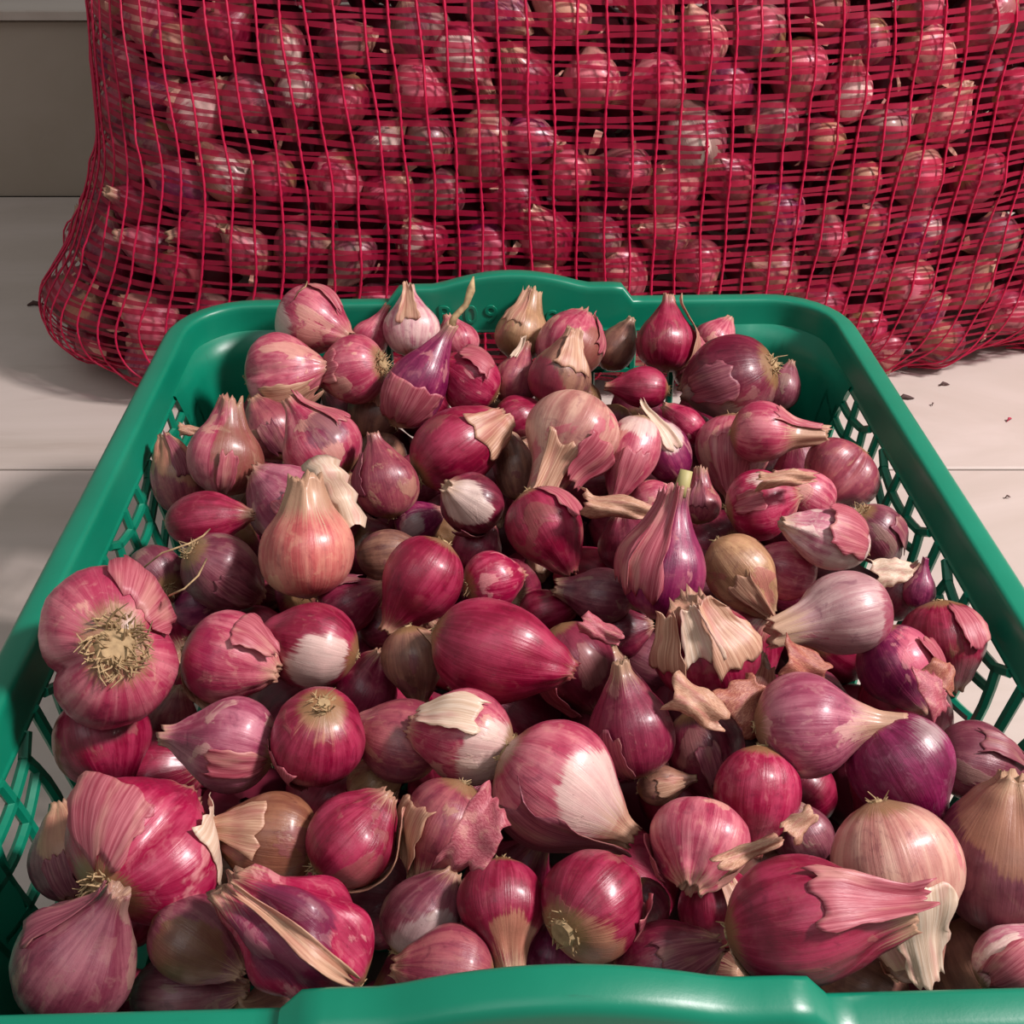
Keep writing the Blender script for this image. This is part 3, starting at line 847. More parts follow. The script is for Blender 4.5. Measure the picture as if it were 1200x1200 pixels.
 (778, 1130, 104, 1.1, 20, 0, .2, .5, 'maroon', '', 'maroon shallot with a brown end behind the near rim grip'),
 (652, 922, 138, 1.02, -32, 8, .45, -.3, 'pink', 'patch:w:-30:40:.7 n.7 peel:m:62:58:.22:1.0', 'large pink and white shallot half wrapped in mauve skin, cream neck pointing lower right'),
 (775, 920, 42, 1.3, 12, 0, .6, .9, 'dusty', '', 'small shallot of which a dusty brown neck shows below the plum one'),
 (825, 880, 90, 1.05, -70, 0, .2, .9, 'maroon', 'W', 'dark maroon shallot in the shade right of the plum pear'),
 (758, 1060, 50, 1.2, -60, 0, .3, 1.3, 'maroon', 'r', 'small dark frayed shallot in the gap right of the brown root plate'),
 (845, 1062, 88, 1.0, 100, 0, .2, .6, 'magenta', 'peel:t:20:26:.1:.9', 'magenta shallot at the root end of the very long one at the near rim'),
 (940, 978, 68, 1.0, 120, 0, .2, 1.1, 'mauve', '', 'dark mauve shallot deep left of the very large pale papery one'),
 (560, 642, 60, 1.0, 60, 0, .2, 1.3, 'plum', '', 'plum shallot in the gap between the glossy pear and the deep magenta one'),
 (490, 612, 52, 1.0, 30, 0, .2, 1.4, 'purple', 'patch:g:0:0:.8', 'dark purple shallot in the gap below the large streaked one'),
 (820, 590, 46, 1.0, 84, 0, .7, .9, 'dull', 'O', 'shallot whose blunt tan neck stands up right of the long greenish neck'),
 (400, 610, 46, 1.0, 20, 0, .2, 1.4, 'plum', '', 'plum shallot under the end of the pale hanging strap'),
 (448, 735, 50, 1.0, 20, 0, .2, 1.5, 'maroon', '', 'dark shallot below the neck of the glossy magenta pear'),
 (875, 800, 64, 1.0, 60, 0, .2, 1.2, 'brown', 'peel:o:0:60:.2:.9', 'brown-skinned shallot between the shredded one and the large pink one'),
]

def inside(p, r):
    """pull point p along its sight line until it clears the crate's walls"""
    d = (p - CAM)
    for _ in range(60):
        q = BMI @ p
        dep = max(0.0, ZR - q.z)
        wi = wall_in(dep) + 0.002 if q.z < ZR + 0.004 else 0.004
        mx = HW - wi - r * 0.97; my = HL - wi - r * 0.97
        if abs(q.x) <= mx and abs(q.y) <= my: break
        p = p - d.normalized() * 0.0025
    return p

bodies = []
for e in H:
    x, y, w, asp, ang, tilt, neck, layer = e[:8]
    z = ZR - 0.010 - 0.017 * layer
    p = at(x, y, z)
    dep = (p - CAM).dot(FWD)
    w = w * 1.05
    R = w / 2 * dep / FPX
    p = inside(p, R)
    bodies.append([p, w])

def rad(b):
    return b[1] / 2 * (b[0] - CAM).dot(FWD) / FPX
for it in range(60):                       # ease neighbours apart along their sight lines
    for i in range(len(bodies)):
        for j in range(i + 1, len(bodies)):
            a, b = bodies[i], bodies[j]
            dv = a[0] - b[0]
            need = (rad(a) + rad(b)) * 0.93
            L = dv.length
            if L < need:
                la, lb = H[i][7], H[j][7]
                near, far = (a, b) if (la < lb or (la == lb and (a[0] - CAM).length < (b[0] - CAM).length)) else (b, a)
                m = min(0.0015, (need - L) * 0.25)
                near[0] = near[0] - (near[0] - CAM).normalized() * m * 0.4
                far[0] = far[0] + (far[0] - CAM).normalized() * m
    for b in bodies:
        b[0] = inside(b[0], rad(b))

def hair(px_pts, z, parent):
    mb = MB(); pts = [at(a, b, z + 0.012 * math.sin(i * 0.9)) for i, (a, b) in enumerate(px_pts)]
    inv = parent.matrix_world.inverted()
    mb.tube([inv @ p for p in pts], 0.00035, 5)
    return mb.build('root_hair', M_ROOT, parent, True)

def orient(ang, tilt):
    a, t = math.radians(ang), math.radians(tilt)
    zax = (RIGHT * math.cos(a) + UP * math.sin(a)) * math.cos(t) - FWD * math.sin(t)
    xax = (-FWD - zax * (-FWD).dot(zax)).normalized()
    yax = zax.cross(xax)
    return Matrix((xax, yax, zax)).transposed().to_4x4()

def sdir(th, el):
    """direction on a bulb: th from the side that faces the camera, el towards the neck"""
    a, b = math.radians(th), math.radians(el)
    return (math.cos(a) * math.cos(b), math.sin(a) * math.cos(b), math.sin(b))

HERO = []
for idx, (e, bd) in enumerate(zip(H, bodies)):
    x, y, w, asp, ang, tilt, neck, layer, kind, ex, label = e
    R = rad(bd)
    f = ex.split()
    lob = 2 if 'L2' in f else 0
    wr = 1.0 if 'W' in f else (2.0 if 'W2' in f else 0.5)
    rn = 0.30 if 'O' in f else 0.19
    nf = 0.84
    patch = None
    for tk in f:
        if tk[0] == 'n' and tk[1:].replace('.', '').isdigit(): nf = float(tk[1:])
        if tk.startswith('patch:'):
            q = tk.split(':'); patch = (sdir(float(q[2]), float(q[3])), float(q[4]), q[1])
    bend = (random.uniform(-.05, .12), random.uniform(-.15, .15))
    B = Bulb(R, asp, neck, rn, lob, 0.30 if lob else 0, wr, bend, 100 + idx, th0=PI / 2, ragged=0.2 if 'O' in f else 0.1)
    ob = bpy.data.objects.new('shallot', B.mesh())
    ob.matrix_world = Matrix.Translation(bd[0]) @ orient(ang, tilt)
    link(ob)
    tag(ob, label, 'shallot', 'shallots heaped in the green crate')
    props(ob, kind, idx * 3.7 + 0.5, 0.35 if 's0' in f else (1.0 if 'S' in f else 0.65), 0.10 if 's0' in f else 0.5, nf, patch)
    np_ = 0
    for tk in f:
        if tk.startswith('peel:'):
            q = tk.split(':'); np_ += 1
            po = B.peel(float(q[2]), float(q[3]), float(q[4]), float(q[5]), 0.0, 0.16, idx * 10 + np_, curl=0.10)
            link(po, ob); peel_props(po, q[1], idx + np_ * 5.1)
    if np_ == 0 and layer < 1 and 's0' not in f and random.random() < .75 and kind != 'peach' and 'x' not in f:
        th_ = random.uniform(-70, 70)
        a_, b_ = random.choice(((.45, 1.0), (.05, .5), (.3, .8)))
        po = B.peel(th_, random.uniform(14, 34), a_, b_, 0.0, random.uniform(.03, .12), idx * 10 + 7, curl=0.05)
        link(po, ob); peel_props(po, {'magenta': 'p', 'bright': 'p', 'pink': 'p', 'lilac': 'p', 'pale': 'w', 'grey': 'w', 'cream': 't', 'tan': 't', 'dusty': 't', 'brown': 't'}.get(kind, 'm'), idx + 3.3)
    # root end
    if 'R2' in f: B.roots(150, .22, idx, .36).build('root_tuft', M_ROOT, ob)
    elif 'R' in f: B.roots(90, .20, idx, .28).build('root_tuft', M_ROOT, ob)
    elif 'r' in f: B.roots(46, .17, idx, .2).build('root_tuft', M_ROOT, ob)
    elif 'disc' in f: B.roots(50, .12, idx, .36).build('root_plate', M_ROOT, ob)
    elif layer < 1: B.roots(12, .12, idx, .13).build('root_tuft', M_ROOT, ob)
    # long dry stems and hanging skins
    if 'stem' in f:
        mb = MB(); zt = B.z1 * R; c = Vector((bend[0] * R, bend[1] * R, zt - 0.1 * R))
        mb.tube([c, c + Vector((0, -.05, .35)) * R, c + Vector((0, .10, .85)) * R, c + Vector((0, 0.02, 1.35)) * R, c + Vector((0, -.10, 1.75)) * R],
                [R * .16, R * .11, R * .10, R * .14, R * .02], 7)
        tag(mb.build('dry_stem', M_ROOT, ob, True), 'dry brown stem')
    if 'stemg' in f:
        mb = MB(); zt = B.z1 * R; c = Vector((bend[0] * R, bend[1] * R, zt - 0.25 * R))
        mb.tube([c, c + Vector((0, 0, .3)) * R, c + Vector((.02, .02, .62)) * R], [R * .2, R * .17, R * .15], 9)
        tag(mb.build('dry_stem', flat('green_stem', (176, 168, 112), .6), ob, True), 'pale greenish stem')
    if 'strap' in f:
        inv = ob.matrix_world.inverted()
        n_, V_, F_ = 12, [], []
        ctr = [at(372 + t * 44, 534 + t * 82 - 10 * math.sin(t * 3), ZR + .020 - t * .012 + .004 * math.sin(t * 6)) for t in [i / (n_ - 1) for i in range(n_)]]
        for i, p in enumerate(ctr):
            hw_ = 0.0070 * (1 - 0.35 * i / n_) + 0.0012 * math.sin(i * 2.1)
            for k in range(5):
                u = k / 2 - 1
                V_.append(inv @ (p + Vector((1, .5, 0)).normalized() * hw_ * u + Vector((0, 0, -.003 * u * u))))
        for i in range(n_ - 1):
            for k in range(4): F_.append((i * 5 + k, i * 5 + k + 1, i * 5 + k + 6, i * 5 + k + 5))
        so = mesh_obj('dry_skin', V_, F_, M_PAPER, ob)
        a1 = so.data.attributes.new('sk', 'FLOAT_VECTOR', 'POINT')
        a1.data.foreach_set('vector', np.array([(0.2 * (j % 5), 0, (j // 5) / n_) for j in range(len(V_))], np.float32).ravel())
        so.modifiers.new('thickness', 'SOLIDIFY').thickness = 0.0003
        peel_props(so, 'w', 3.0); tag(so, 'pale hanging strap of dry skin')
    if 'hair1' in f: hair([(160, 672), (190, 648), (222, 637), (238, 628), (246, 620)], ZR + .012, ob)
    if 'hair2' in f: hair([(242, 655), (232, 675), (216, 690), (198, 698)], ZR + .018, ob)
    if 'th' in f: hair([(344, 352), (350, 342), (358, 336), (360, 330)], ZR + .016, ob)
    HERO.append((bd[0], R))

# ------------------------------------------------------------------ loose dry skins lying on the heap
def loose_skin(px, py, wpx, hpx, ang, z, c, seed, label, fold=0.5, tilt=0.3):
    r = random.Random(seed)
    p = at(px, py, z); dep = (p - CAM).dot(FWD); sx, sy = wpx / 2 * dep / FPX, hpx / 2 * dep / FPX
    n, m = 16, 12
    e = [[r.uniform(-.25, .1) for _ in range(9)] for _ in range(4)]
    V_, F_, S_ = [], [], []
    for i in range(m):
        for k in range(n):
            u, v = k / (n - 1) * 2 - 1, i / (m - 1) * 2 - 1
            eu = np.interp(v, np.linspace(-1, 1, 9), e[0] if u > 0 else e[1]); ev = np.interp(u, np.linspace(-1, 1, 9), e[2] if v > 0 else e[3])
            X = sx * u * (1 + eu * abs(u)); Y = sy * v * (1 + ev * abs(v)) * (1 - .25 * u)
            Z = sx * fold * (-.5 * v * v + .22 * math.sin(3 * u + seed) + .12 * math.sin(7 * v + u * 3)) + sx * .1 * math.sin(5 * u * v)
            V_.append((X, Y, Z)); S_.append((v * 1.2, 0.3 * u, u * .5))
    for i in range(m - 1):
        for k in range(n - 1): F_.append((i * n + k, i * n + k + 1, (i + 1) * n + k + 1, (i + 1) * n + k))
    o = mesh_obj('dry_skin', V_, F_, M_PAPER)
    a1 = o.data.attributes.new('sk', 'FLOAT_VECTOR', 'POINT'); a1.data.foreach_set('vector', np.array(S_, np.float32).ravel())
    zax = (-FWD + UP * tilt + RIGHT * r.uniform(-.2, .3)).normalized()
    a = math.radians(ang); xa = RIGHT * math.cos(a) + UP * math.sin(a); xa = (xa - zax * xa.dot(zax)).normalized()
    o.matrix_world = Matrix.Translation(p) @ Matrix((xa, zax.cross(xa), zax)).transposed().to_4x4()
    o.modifiers.new('thickness', 'SOLIDIFY').thickness = 0.0003
    peel_props(o, c, seed); tag(o, label, 'onion skin', 'loose dry skins on the heap')
    return o

loose_skin(728, 592, 92, 30, -6, ZR + .010, 't', 1, 'strip of tan dry skin under the curved pink shallot')
loose_skin(822, 824, 78, 46, -28, ZR + .010, 't', 2, 'crumpled light tan skin lying below the shredded magenta shallot')
loose_skin(878, 822, 62, 62, 40, ZR - .002, 'o', 3, 'brown curled skin left of the large pink shallot with the long neck')
loose_skin(945, 778, 62, 44, -20, ZR + .000, 'o', 4, 'orange torn skin between the greyish shallot and the large pink one')
loose_skin(560, 975, 56, 92, -30, ZR + .018, 'p', 5, 'crumpled bright pink skin left of the large pink and white shallot')
loose_skin(925, 558, 84, 20, 8, ZR + .014, 't', 8, 'yellowish tan skin strip above the round glossy magenta shallot')
loose_skin(1095, 812, 34, 60, 20, ZR + .006, 'p', 9, 'pale pink curled skin right of the half purple shallot')
loose_skin(705, 738, 54, 26, -25, ZR + .006, 'p', 10, 'small pointed pink skin right of the large egg-shaped shallot')
loose_skin(880, 1000, 92, 24, 22, ZR + .016, 't', 11, 'narrow tan skin above the very large long magenta shallot')
loose_skin(940, 965, 46, 28, 40, ZR + .026, 't', 12, 'fan-shaped tan skin flap at the left edge of the pale papery shallot')
loose_skin(1105, 790, 36, 40, 60, ZR + .000, 'o', 13, 'reddish skin under the round magenta shallot at the right rim')
loose_skin(1048, 668, 50, 34, 10, ZR + .008, 'w', 14, 'cream scrap of skin below the right end of the pale crumpled shallot')
loose_skin(95, 703, 26, 24, 10, ZR + .004, 't', 15, 'small tan scrap caught between the left rim and the double shallot')
loose_skin(222, 503, 26, 14, 0, ZR - .008, 't', 16, 'tiny cream scrap beside the left lattice behind the tan and lilac shallot')

# ------------------------------------------------------------------ the deeper layers of the heap
SH = [Bulb(1.0, a, n, .2, l, .18 if l else 0, w_, (0, .08), 500 + i, 0).mesh('shallot', 22, 18)
      for i, (a, n, l, w_) in enumerate([(1.0, .3, 0, .5), (1.2, .4, 0, .8), (.95, .25, 2, .5), (1.35, .35, 0, .6), (1.05, .6, 0, 1.0), (1.1, .2, 0, .4)])]
placed = [(np.array(p), r) for p, r in HERO]
FILL = []
def filler(zlev, pitch, rr, keep, kindset, label, grp):
    cnt = 0
    mg = 0.024 if keep else 0.028
    hw = HW - wall_in(ZR - zlev) - mg; hl = HL - wall_in(ZR - zlev) - mg
    nx, ny = int(2 * hw / pitch) + 1, int(2 * hl / pitch) + 1
    for j in range(ny):
        for i in range(nx):
            q = Vector((-hw + 2 * hw * (i + (0.25 if j % 2 else -0.25)) / max(nx - 1, 1), -hl + 2 * hl * j / max(ny - 1, 1), zlev))
            q.x = min(hw, max(-hw, q.x)) + random.uniform(-.003, .003); q.y += random.uniform(-.003, .003); q.z += random.uniform(-.004, .004)
            p = BM @ q; r = rr * random.uniform(.9, 1.08); pa = np.array(p)
            if keep:
                ok = 0
                while ok < 12 and any(np.linalg.norm(pa - b) < (r + rb) * .9 for b, rb in placed):
                    pa = pa - np.array([0, 0, .003]); ok += 1
                if pa[2] < .026: continue
            placed.append((pa, r))
            cnt += 1
            if not keep:
                FILL.append((pa, r)); continue
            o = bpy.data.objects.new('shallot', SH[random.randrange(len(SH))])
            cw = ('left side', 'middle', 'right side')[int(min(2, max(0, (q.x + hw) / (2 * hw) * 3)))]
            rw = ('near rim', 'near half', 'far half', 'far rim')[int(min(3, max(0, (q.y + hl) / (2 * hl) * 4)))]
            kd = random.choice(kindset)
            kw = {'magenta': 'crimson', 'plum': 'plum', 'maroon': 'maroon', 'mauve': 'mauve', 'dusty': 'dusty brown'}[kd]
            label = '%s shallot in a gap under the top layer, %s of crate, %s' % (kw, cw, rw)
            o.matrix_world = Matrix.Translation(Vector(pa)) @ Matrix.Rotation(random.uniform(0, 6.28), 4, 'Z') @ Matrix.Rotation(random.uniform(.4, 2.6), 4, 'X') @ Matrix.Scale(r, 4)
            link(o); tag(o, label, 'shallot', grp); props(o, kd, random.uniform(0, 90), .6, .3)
    return cnt
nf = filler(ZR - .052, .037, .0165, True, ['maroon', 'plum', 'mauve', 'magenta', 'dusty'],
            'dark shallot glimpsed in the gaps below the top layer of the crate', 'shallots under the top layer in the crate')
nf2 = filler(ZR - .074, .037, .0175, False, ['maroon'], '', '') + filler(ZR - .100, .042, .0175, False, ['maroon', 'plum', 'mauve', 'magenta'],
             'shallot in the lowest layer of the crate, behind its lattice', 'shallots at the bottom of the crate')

LOWLAYER = list(FILL)
# ------------------------------------------------------------------ the net sack behind
SCX, SCY = 0.0, 0.86
def prof_at(z):
    zs = [0.0, 0.012, 0.03, 0.06, 0.10, 0.16, 0.24, 0.32, 0.40, 0.46, 0.50]
    AL = [0.27, 0.335, 0.362, 0.362, 0.327, 0.298, 0.292, 0.28, 0.25, 0.15, 0.05]
    AR = [0.46, 0.53, 0.55, 0.56, 0.56, 0.555, 0.54, 0.50, 0.38, 0.20, 0.05]
    BF = [0.165, 0.192, 0.200, 0.200, 0.196, 0.190, 0.180, 0.16, 0.13, 0.08, 0.03]
    zt = np.linspace(-.04, .54, 300); kk = np.exp(-0.5 * (np.arange(-12, 13) / 5.0) ** 2); kk /= kk.sum()
    out = []
    for T_ in (AL, AR, BF):
        v = np.interp(zt, zs, T_)
        out.append(np.interp(z, zt, np.convolve(np.pad(v, 12, mode='edge'), kk, 'valid')))
    return out

def sack_pt(th, z, inset=0.0):
    """th = 0 right, 90 deg = towards the viewer, 180 = left"""
    al, ar, bf = prof_at(z)
    c, s = np.cos(th), np.sin(th)
    a = np.where(c < 0, al, ar)
    e = np.where(c < 0, 2.0 / 3.4, 1.0)
    x = SCX + (a - inset) * np.sign(c) * np.abs(c) ** e
    y = SCY - (bf - inset) * np.sign(s) * np.abs(s) ** np.where(c < 0, 2.0 / 3.4, 1.0)
    y = y + np.where(x < 0, 0.11 * x * np.clip(1.6 - z * 5, 0, 1), 0)
    return np.stack([x, y, z + 0 * x], -1)

# equal-arc angles around the sack
TH = np.linspace(0, 2 * PI, 1441)
ring = sack_pt(TH, np.full_like(TH, 0.15))
arc = np.concatenate([[0], np.cumsum(np.linalg.norm(np.diff(ring, axis=0), axis=1))])
PER = arc[-1]
def th_of(s):
    return np.interp(np.mod(s, PER), arc, TH)
HALF = np.interp(PI, TH, arc)               # the half that faces the viewer runs from s = 0 to HALF

sack = link(bpy.data.objects.new('net_sack', None))
sack.location = (SCX, SCY, 0)
tag(sack, 'big red net sack full of shallots standing behind the green crate', 'sack')

def inset_pt(s, z, d):
    th = th_of(s)
    return sack_pt(th, z, d)

sb = []
rowz = []
SK = ['magenta', 'magenta', 'plum', 'dull', 'pink', 'purple', 'bright', 'maroon', 'mauve']
cols_words = ['left end', 'left part', 'middle left', 'middle', 'middle right', 'right part', 'right end']
row_words = ['bottom', 'lower middle', 'upper middle', 'top']
tries = 0
while tries < 9000 and len(sb) < 300:          # dart throwing on the unrolled front of the sack
    tries += 1
    s0 = random.uniform(-.03, HALF + .03); z0 = random.uniform(.019, .30)
    r = random.uniform(.0160, .0212)
    if z0 < r: z0 = r
    if any((s0 - q[2]) ** 2 + (z0 - q[3]) ** 2 < ((r + q[1]) * .85) ** 2 for q in sb): continue
    sb.append((inset_pt(s0, z0, r * 1.12 + random.uniform(0, .006)), r, s0, z0, 0))
front = []
rest = []
for q in sb:
    d = np.array(q[0]) - np.array(CAM)
    dep = d @ np.array(FWD); px = 600 + FPX * d[0] / dep; py = 600 - FPX * (d @ np.array(UP)) / dep
    vis = -30 < px < 1230 and -30 < py
    (front if vis and -.01 < q[2] < HALF + .01 else rest).append((q, px, py))
for (q, px, py) in front:
    p, r, s0, z0, rw = q
    o = bpy.data.objects.new('shallot', SH[random.randrange(len(SH))])
    o.matrix_world = Matrix.Translation(Vector(p)) @ Matrix.Rotation(random.uniform(0, 6.28), 4, 'Y') @ Matrix.Rotation(random.uniform(-.7, .7), 4, 'X') @ Matrix.Scale(r * .95, 4)
    link(o)
    kd = random.choice(SK); pk = random.choice(('w', 't', 'p', 'p', '', '', '', ''))
    cw = cols_words[int(min(6, max(0, px / 1200 * 7)))]; rwv = row_words[int(min(3, max(0, (440 - py) / 440 * 4)))]
    kw = {'magenta': 'crimson', 'plum': 'plum', 'dull': 'dull rose', 'pink': 'pink', 'purple': 'purple', 'bright': 'bright magenta', 'maroon': 'dark maroon', 'mauve': 'mauve'}[kd]
    pw = {'w': 'white-patched ', 't': 'tan-patched ', 'p': 'pale-patched ', '': ''}[pk]
    big = 'large ' if r > .0195 else ('small ' if r < .0172 else '')
    tag(o, big + pw + kw.replace('dull rose', 'rose') + ' shallot in net sack, %s, %s' % (cw, rwv), 'shallot', 'shallots inside the net sack')
    props(o, kd, random.uniform(0, 99), .8, .72, .8)
    if pk:
        d = Vector((random.uniform(-.6, .6), -1, random.uniform(-.2, .8))).normalized()
        d = o.matrix_world.to_3x3().inverted() @ d; d.normalize()
        o['patch_dir'] = list(d); o['patch_cos'] = random.uniform(.6, .85); o['col_patch'] = lin(PCOL[pk])

# everything behind the first layer, too hidden to tell apart
LOWV, LOWF = [], []
def low_bulb(p, r):
    nt, nz_ = 9, 7; b = len(LOWV)
    M_ = Matrix.Rotation(random.uniform(0, 6.28), 3, 'Y') @ Matrix.Rotation(random.uniform(-1, 1), 3, 'X')
    for i in range(nz_):
        t = i / (nz_ - 1); zz = -1 + 2.3 * t
        q = [0.15, .7, .98, .95, .62, .28, .12][i]
        for k in range(nt):
            a = 2 * PI * k / nt
            LOWV.append(tuple(Vector(p) - Vector((SCX, SCY, 0)) + M_ @ Vector((q * math.cos(a) * r, q * math.sin(a) * r, zz * r))))
    for i in range(nz_ - 1):
        for k in range(nt):
            l = (k + 1) % nt
            LOWF.append((b + i * nt + k, b + i * nt + l, b + (i + 1) * nt + l, b + (i + 1) * nt + k))
    LOWF.append(tuple(b + k for k in range(nt))); LOWF.append(tuple(b + (nz_ - 1) * nt + nt - 1 - k for k in range(nt)))
for (q, px, py) in rest: low_bulb(q[0], q[1])
zc = .03; row = 0
while zc < .47:
    s0 = 0.0 if row % 2 else .02
    while s0 < PER:
        if s0 < HALF and zc < .31:
            low_bulb(inset_pt(s0, zc + .018, .062 + random.uniform(0, .01)), .021)
        else:
            low_bulb(inset_pt(s0, zc, .024), .021)
        s0 += .043
    zc += .037; row += 1
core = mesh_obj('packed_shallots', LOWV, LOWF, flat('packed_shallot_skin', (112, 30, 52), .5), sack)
tag(core, kind='stuff')

LOWV, LOWF = [], []
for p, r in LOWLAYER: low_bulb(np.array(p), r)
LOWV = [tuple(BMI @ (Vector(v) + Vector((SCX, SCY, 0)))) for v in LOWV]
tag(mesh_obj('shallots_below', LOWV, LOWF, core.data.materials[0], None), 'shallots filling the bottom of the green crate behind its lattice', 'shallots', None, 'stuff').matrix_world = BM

mb = MB()
for k in range(260):
    s_, z_ = random.uniform(0, HALF), random.uniform(.02, .30)
    c = inset_pt(s_, z_, random.uniform(.011, .026)) - np.array([SCX, SCY, 0])
    L = random.uniform(.003, .008); a = Vector((random.uniform(-1, 1), random.uniform(-.5, .5), random.uniform(-1, 1))).normalized()
    b = a.cross(Vector((0, -1, .3))).normalized(); c = Vector(c); w_ = L * random.uniform(.15, .5)
    mb.add([c - a * L - b * w_ * .6, c - a * L * .9 + b * w_, c + b * w_ * .8 + Vector((0, -.002, 0)), c - b * w_ + Vector((0, -.002, 0)), c + a * L * 1.1, c + a * L * .8 - b * w_],
           [(0, 1, 2, 3), (3, 2, 4, 5)])
bits = mb.build('loose_skin_bits', None, sack)
bits.data.materials.append(flat('loose_skin_bit', (204, 160, 138), .6))
tag(bits, 'pale torn skin bits under the net', kind='stuff')

# the net is drawn tight over the first layer
GS, GZ = 720, 84
gs = np.linspace(0, PER, GS, endpoint=False); gz = np.linspace(0.0, 0.498, GZ)
gth = th_of(gs)
Tg, Zg = np.meshgrid(gth, gz)
base = sack_pt(Tg, Zg)
ds = np.roll(base, -1, 1) - np.roll(base, 1, 1)
dz = np.gradient(base, axis=0)
nrm = np.cross(dz, ds); nrm /= (np.linalg.norm(nrm, axis=2, keepdims=True) + 1e-9)
outw = base - np.array([SCX, SCY, 0.2]); sg = np.sign((nrm[..., :2] * outw[..., :2]).sum(-1)); nrm *= sg[..., None]
h = np.full(Tg.shape, -0.010)
for q in sb:
    c = np.array(q[0]); r = q[1] * 1.03
    si = int(np.round((q[2] % PER) / PER * GS)); zi = int(np.round(q[3] / .498 * (GZ - 1)))
    ii = np.arange(si - 18, si + 19) % GS; jj = np.arange(max(0, zi - 8), min(GZ, zi + 9))
    sub = np.ix_(jj, ii)
    d = c - base[sub]; along = (d * nrm[sub]).sum(-1); perp2 = (d ** 2).sum(-1) - along ** 2
    hh = np.where(perp2 < r * r, along + np.sqrt(np.maximum(0, r * r - perp2)), -1)
    h[sub] = np.maximum(h[sub], hh)
h0 = h.copy()
for _ in range(14):
    hb = (np.roll(h, 1, 1) + np.roll(h, -1, 1) + np.vstack([h[1:], h[-1:]]) + np.vstack([h[:1], h[:-1]])) / 4
    h = hb
h = np.maximum(h + 0.002, h0)
for _ in range(2):
    h = np.maximum(h0, (h + np.roll(h, 1, 1) + np.roll(h, -1, 1) + np.vstack([h[1:], h[-1:]]) + np.vstack([h[:1], h[:-1]])) / 5)
h = h + 0.0014
net = base + nrm * h[..., None]
net[..., 2] = np.maximum(net[..., 2], 0.0018)
def net_at(s, z):
    u = np.mod(s, PER) / PER * GS; v = np.clip(z / .498 * (GZ - 1), 0, GZ - 1.001)
    u0 = np.floor(u).astype(int) % GS; v0 = np.floor(v).astype(int); fu = (u - np.floor(u))[..., None]; fv = (v - v0)[..., None]
    u1 = (u0 + 1) % GS
    return (net[v0, u0] * (1 - fu) * (1 - fv) + net[v0, u1] * fu * (1 - fv) + net[v0 + 1, u0] * (1 - fu) * fv + net[v0 + 1, u1] * fu * fv)
def nrm_at(s, z):
    u0 = (np.mod(s, PER) / PER * GS).astype(int) % GS; v0 = np.clip((z / .498 * (GZ - 1)).astype(int), 0, GZ - 1)
    return nrm[v0, u0]
ORG = np.array([SCX, SCY, 0])

# cords running up the sack
mb = MB()
ncord = int(PER / 0.0160)
for c in range(ncord):
    s0 = PER * c / ncord + random.uniform(-.0015, .0015)
    z = np.linspace(0.002, .497, 170)
    sway = 0.002 * np.sin(z * 14 + c * .35) + 0.0006 * np.sin(z * 90 + c * 1.7)
    fr = 1.0 if s0 < HALF else 0.0
    sw = s0 + sway + fr * (s0 - HALF / 2) * 0.55 * (z - .15) * math.sin(PI * min(1, max(0, s0 / HALF))) ** .3
    P = net_at(sw, z) + nrm_at(sw, z) * 0.0012 - ORG
    tng = np.gradient(P, axis=0); tng /= np.linalg.norm(tng, axis=1, keepdims=True) + 1e-9
    nn = nrm_at(sw, z); bb = np.cross(tng, nn)
    wv = 0.0009 + 0.0003 * np.sin(z * 900 + c)
    ring_ = [P + bb * wv[:, None], P + nn * 0.0009, P - bb * wv[:, None], P - nn * 0.0006]
    A = np.stack(ring_, 1).reshape(-1, 3)
    fs = [(i * 4 + k, i * 4 + (k + 1) % 4, (i + 1) * 4 + (k + 1) % 4, (i + 1) * 4 + k) for i in range(len(z) - 1) for k in range(4)]
    mb.add(A.tolist(), fs)
tag(mb.build('net_cords', M_CORD, sack, True), 'twisted bright red cords running up the net', kind='stuff')
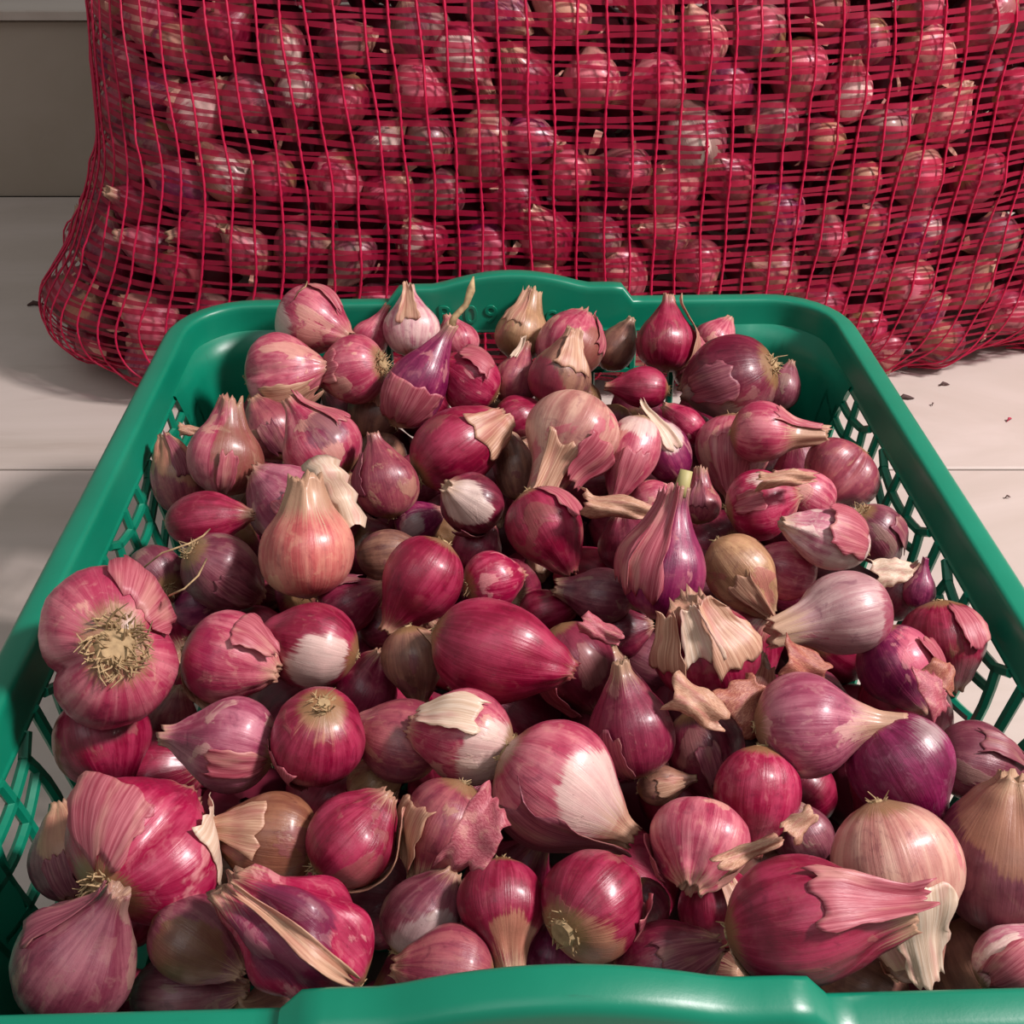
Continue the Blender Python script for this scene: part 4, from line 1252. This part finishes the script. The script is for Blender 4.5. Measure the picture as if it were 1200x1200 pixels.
# flat ribbons running round the sack
mb = MB()
zr = 0.006; k_ = 0
while zr < .455:
    n_ = 520
    s = np.linspace(0, PER, n_, endpoint=False)
    sg_ = np.where(s < HALF, (2 * s / HALF - 1) ** 2, 1.0)
    zz = zr + 0.034 * sg_ * min(1, zr / .13) + 0.0007 * np.sin(s * 23 + k_ * 1.3) + 0.0008 * np.sin(s * 61 + k_ * 2.9)
    hw_ = 0.0014 + 0.00045 * np.sin(s * 31 + k_ * 4.1)
    a = net_at(s, np.clip(zz + hw_, 0.001, .497)) - ORG; b = net_at(s, np.clip(zz - hw_, 0.001, .497)) - ORG
    A = np.stack([a, b], 1).reshape(-1, 3)
    mb.add(A.tolist(), [(2 * i, 2 * i + 1, (2 * i + 3) % (2 * n_), (2 * i + 2) % (2 * n_)) for i in range(n_)])
    zr += (0.0052, 0.0058, 0.0054, 0.0070)[k_ % 4]
    k_ += 1
tag(mb.build('net_ribbons', M_RIBBON, sack, True), 'flat dark red ribbons running round the net', kind='stuff')
mb = MB()
mb.tube([(0.0, 0, .49), (0.002, 0, .50), (0.004, 0.003, .53), (.012, .004, .57)], [.05, .022, .03, .05], 12)
mb.build('gathered_top', M_RIBBON, sack, True)

# ------------------------------------------------------------------ scraps on the floor
def scrap(px, py, L, ang, c, label):
    p = at(px, py, 0.001); mb = MB(); a = math.radians(ang)
    dx, dy = math.cos(a) * L, math.sin(a) * L
    mb.tube([(-dx, -dy, .0006), (-dx * .3, -dy * .3 + L * .2, .0022), (dx * .3, dy * .3, .0016), (dx, dy, .0006)], [L * .1, L * .3, L * .26, L * .06], 6)
    mb.tube([(0, 0, .001), (L * .3, L * .6, .0016)], [L * .12, L * .03], 5)
    o = mb.build('skin_scrap', flat('scrap_' + str(px), c, .8), None, True); o.location = (p.x, p.y, 0.0002)
    tag(o, label, 'scrap', 'scraps on the floor')
scrap(1062, 467, .006, 5, (80, 58, 56), 'larger dark scrap on the floor right of the crate, near the sack')
scrap(1107, 451, .004, 8, (84, 60, 58), 'smaller dark scrap on the floor close to the sack edge')
scrap(1183, 492, .003, 40, (176, 50, 78), 'tiny red scrap on the floor at the right')
scrap(1181, 583, .002, 10, (96, 74, 70), 'tiny brown speck on the floor below the tile joint')
scrap(1093, 474, .002, 60, (96, 74, 70), 'tiny brown speck between the two dark scraps')
scrap(42, 357, .007, 10, (70, 44, 40), 'dark dry tip lying at the left end of the sack')
print('fillers', nf, nf2, 'sack front', len(front), 'stuff', len(rest))
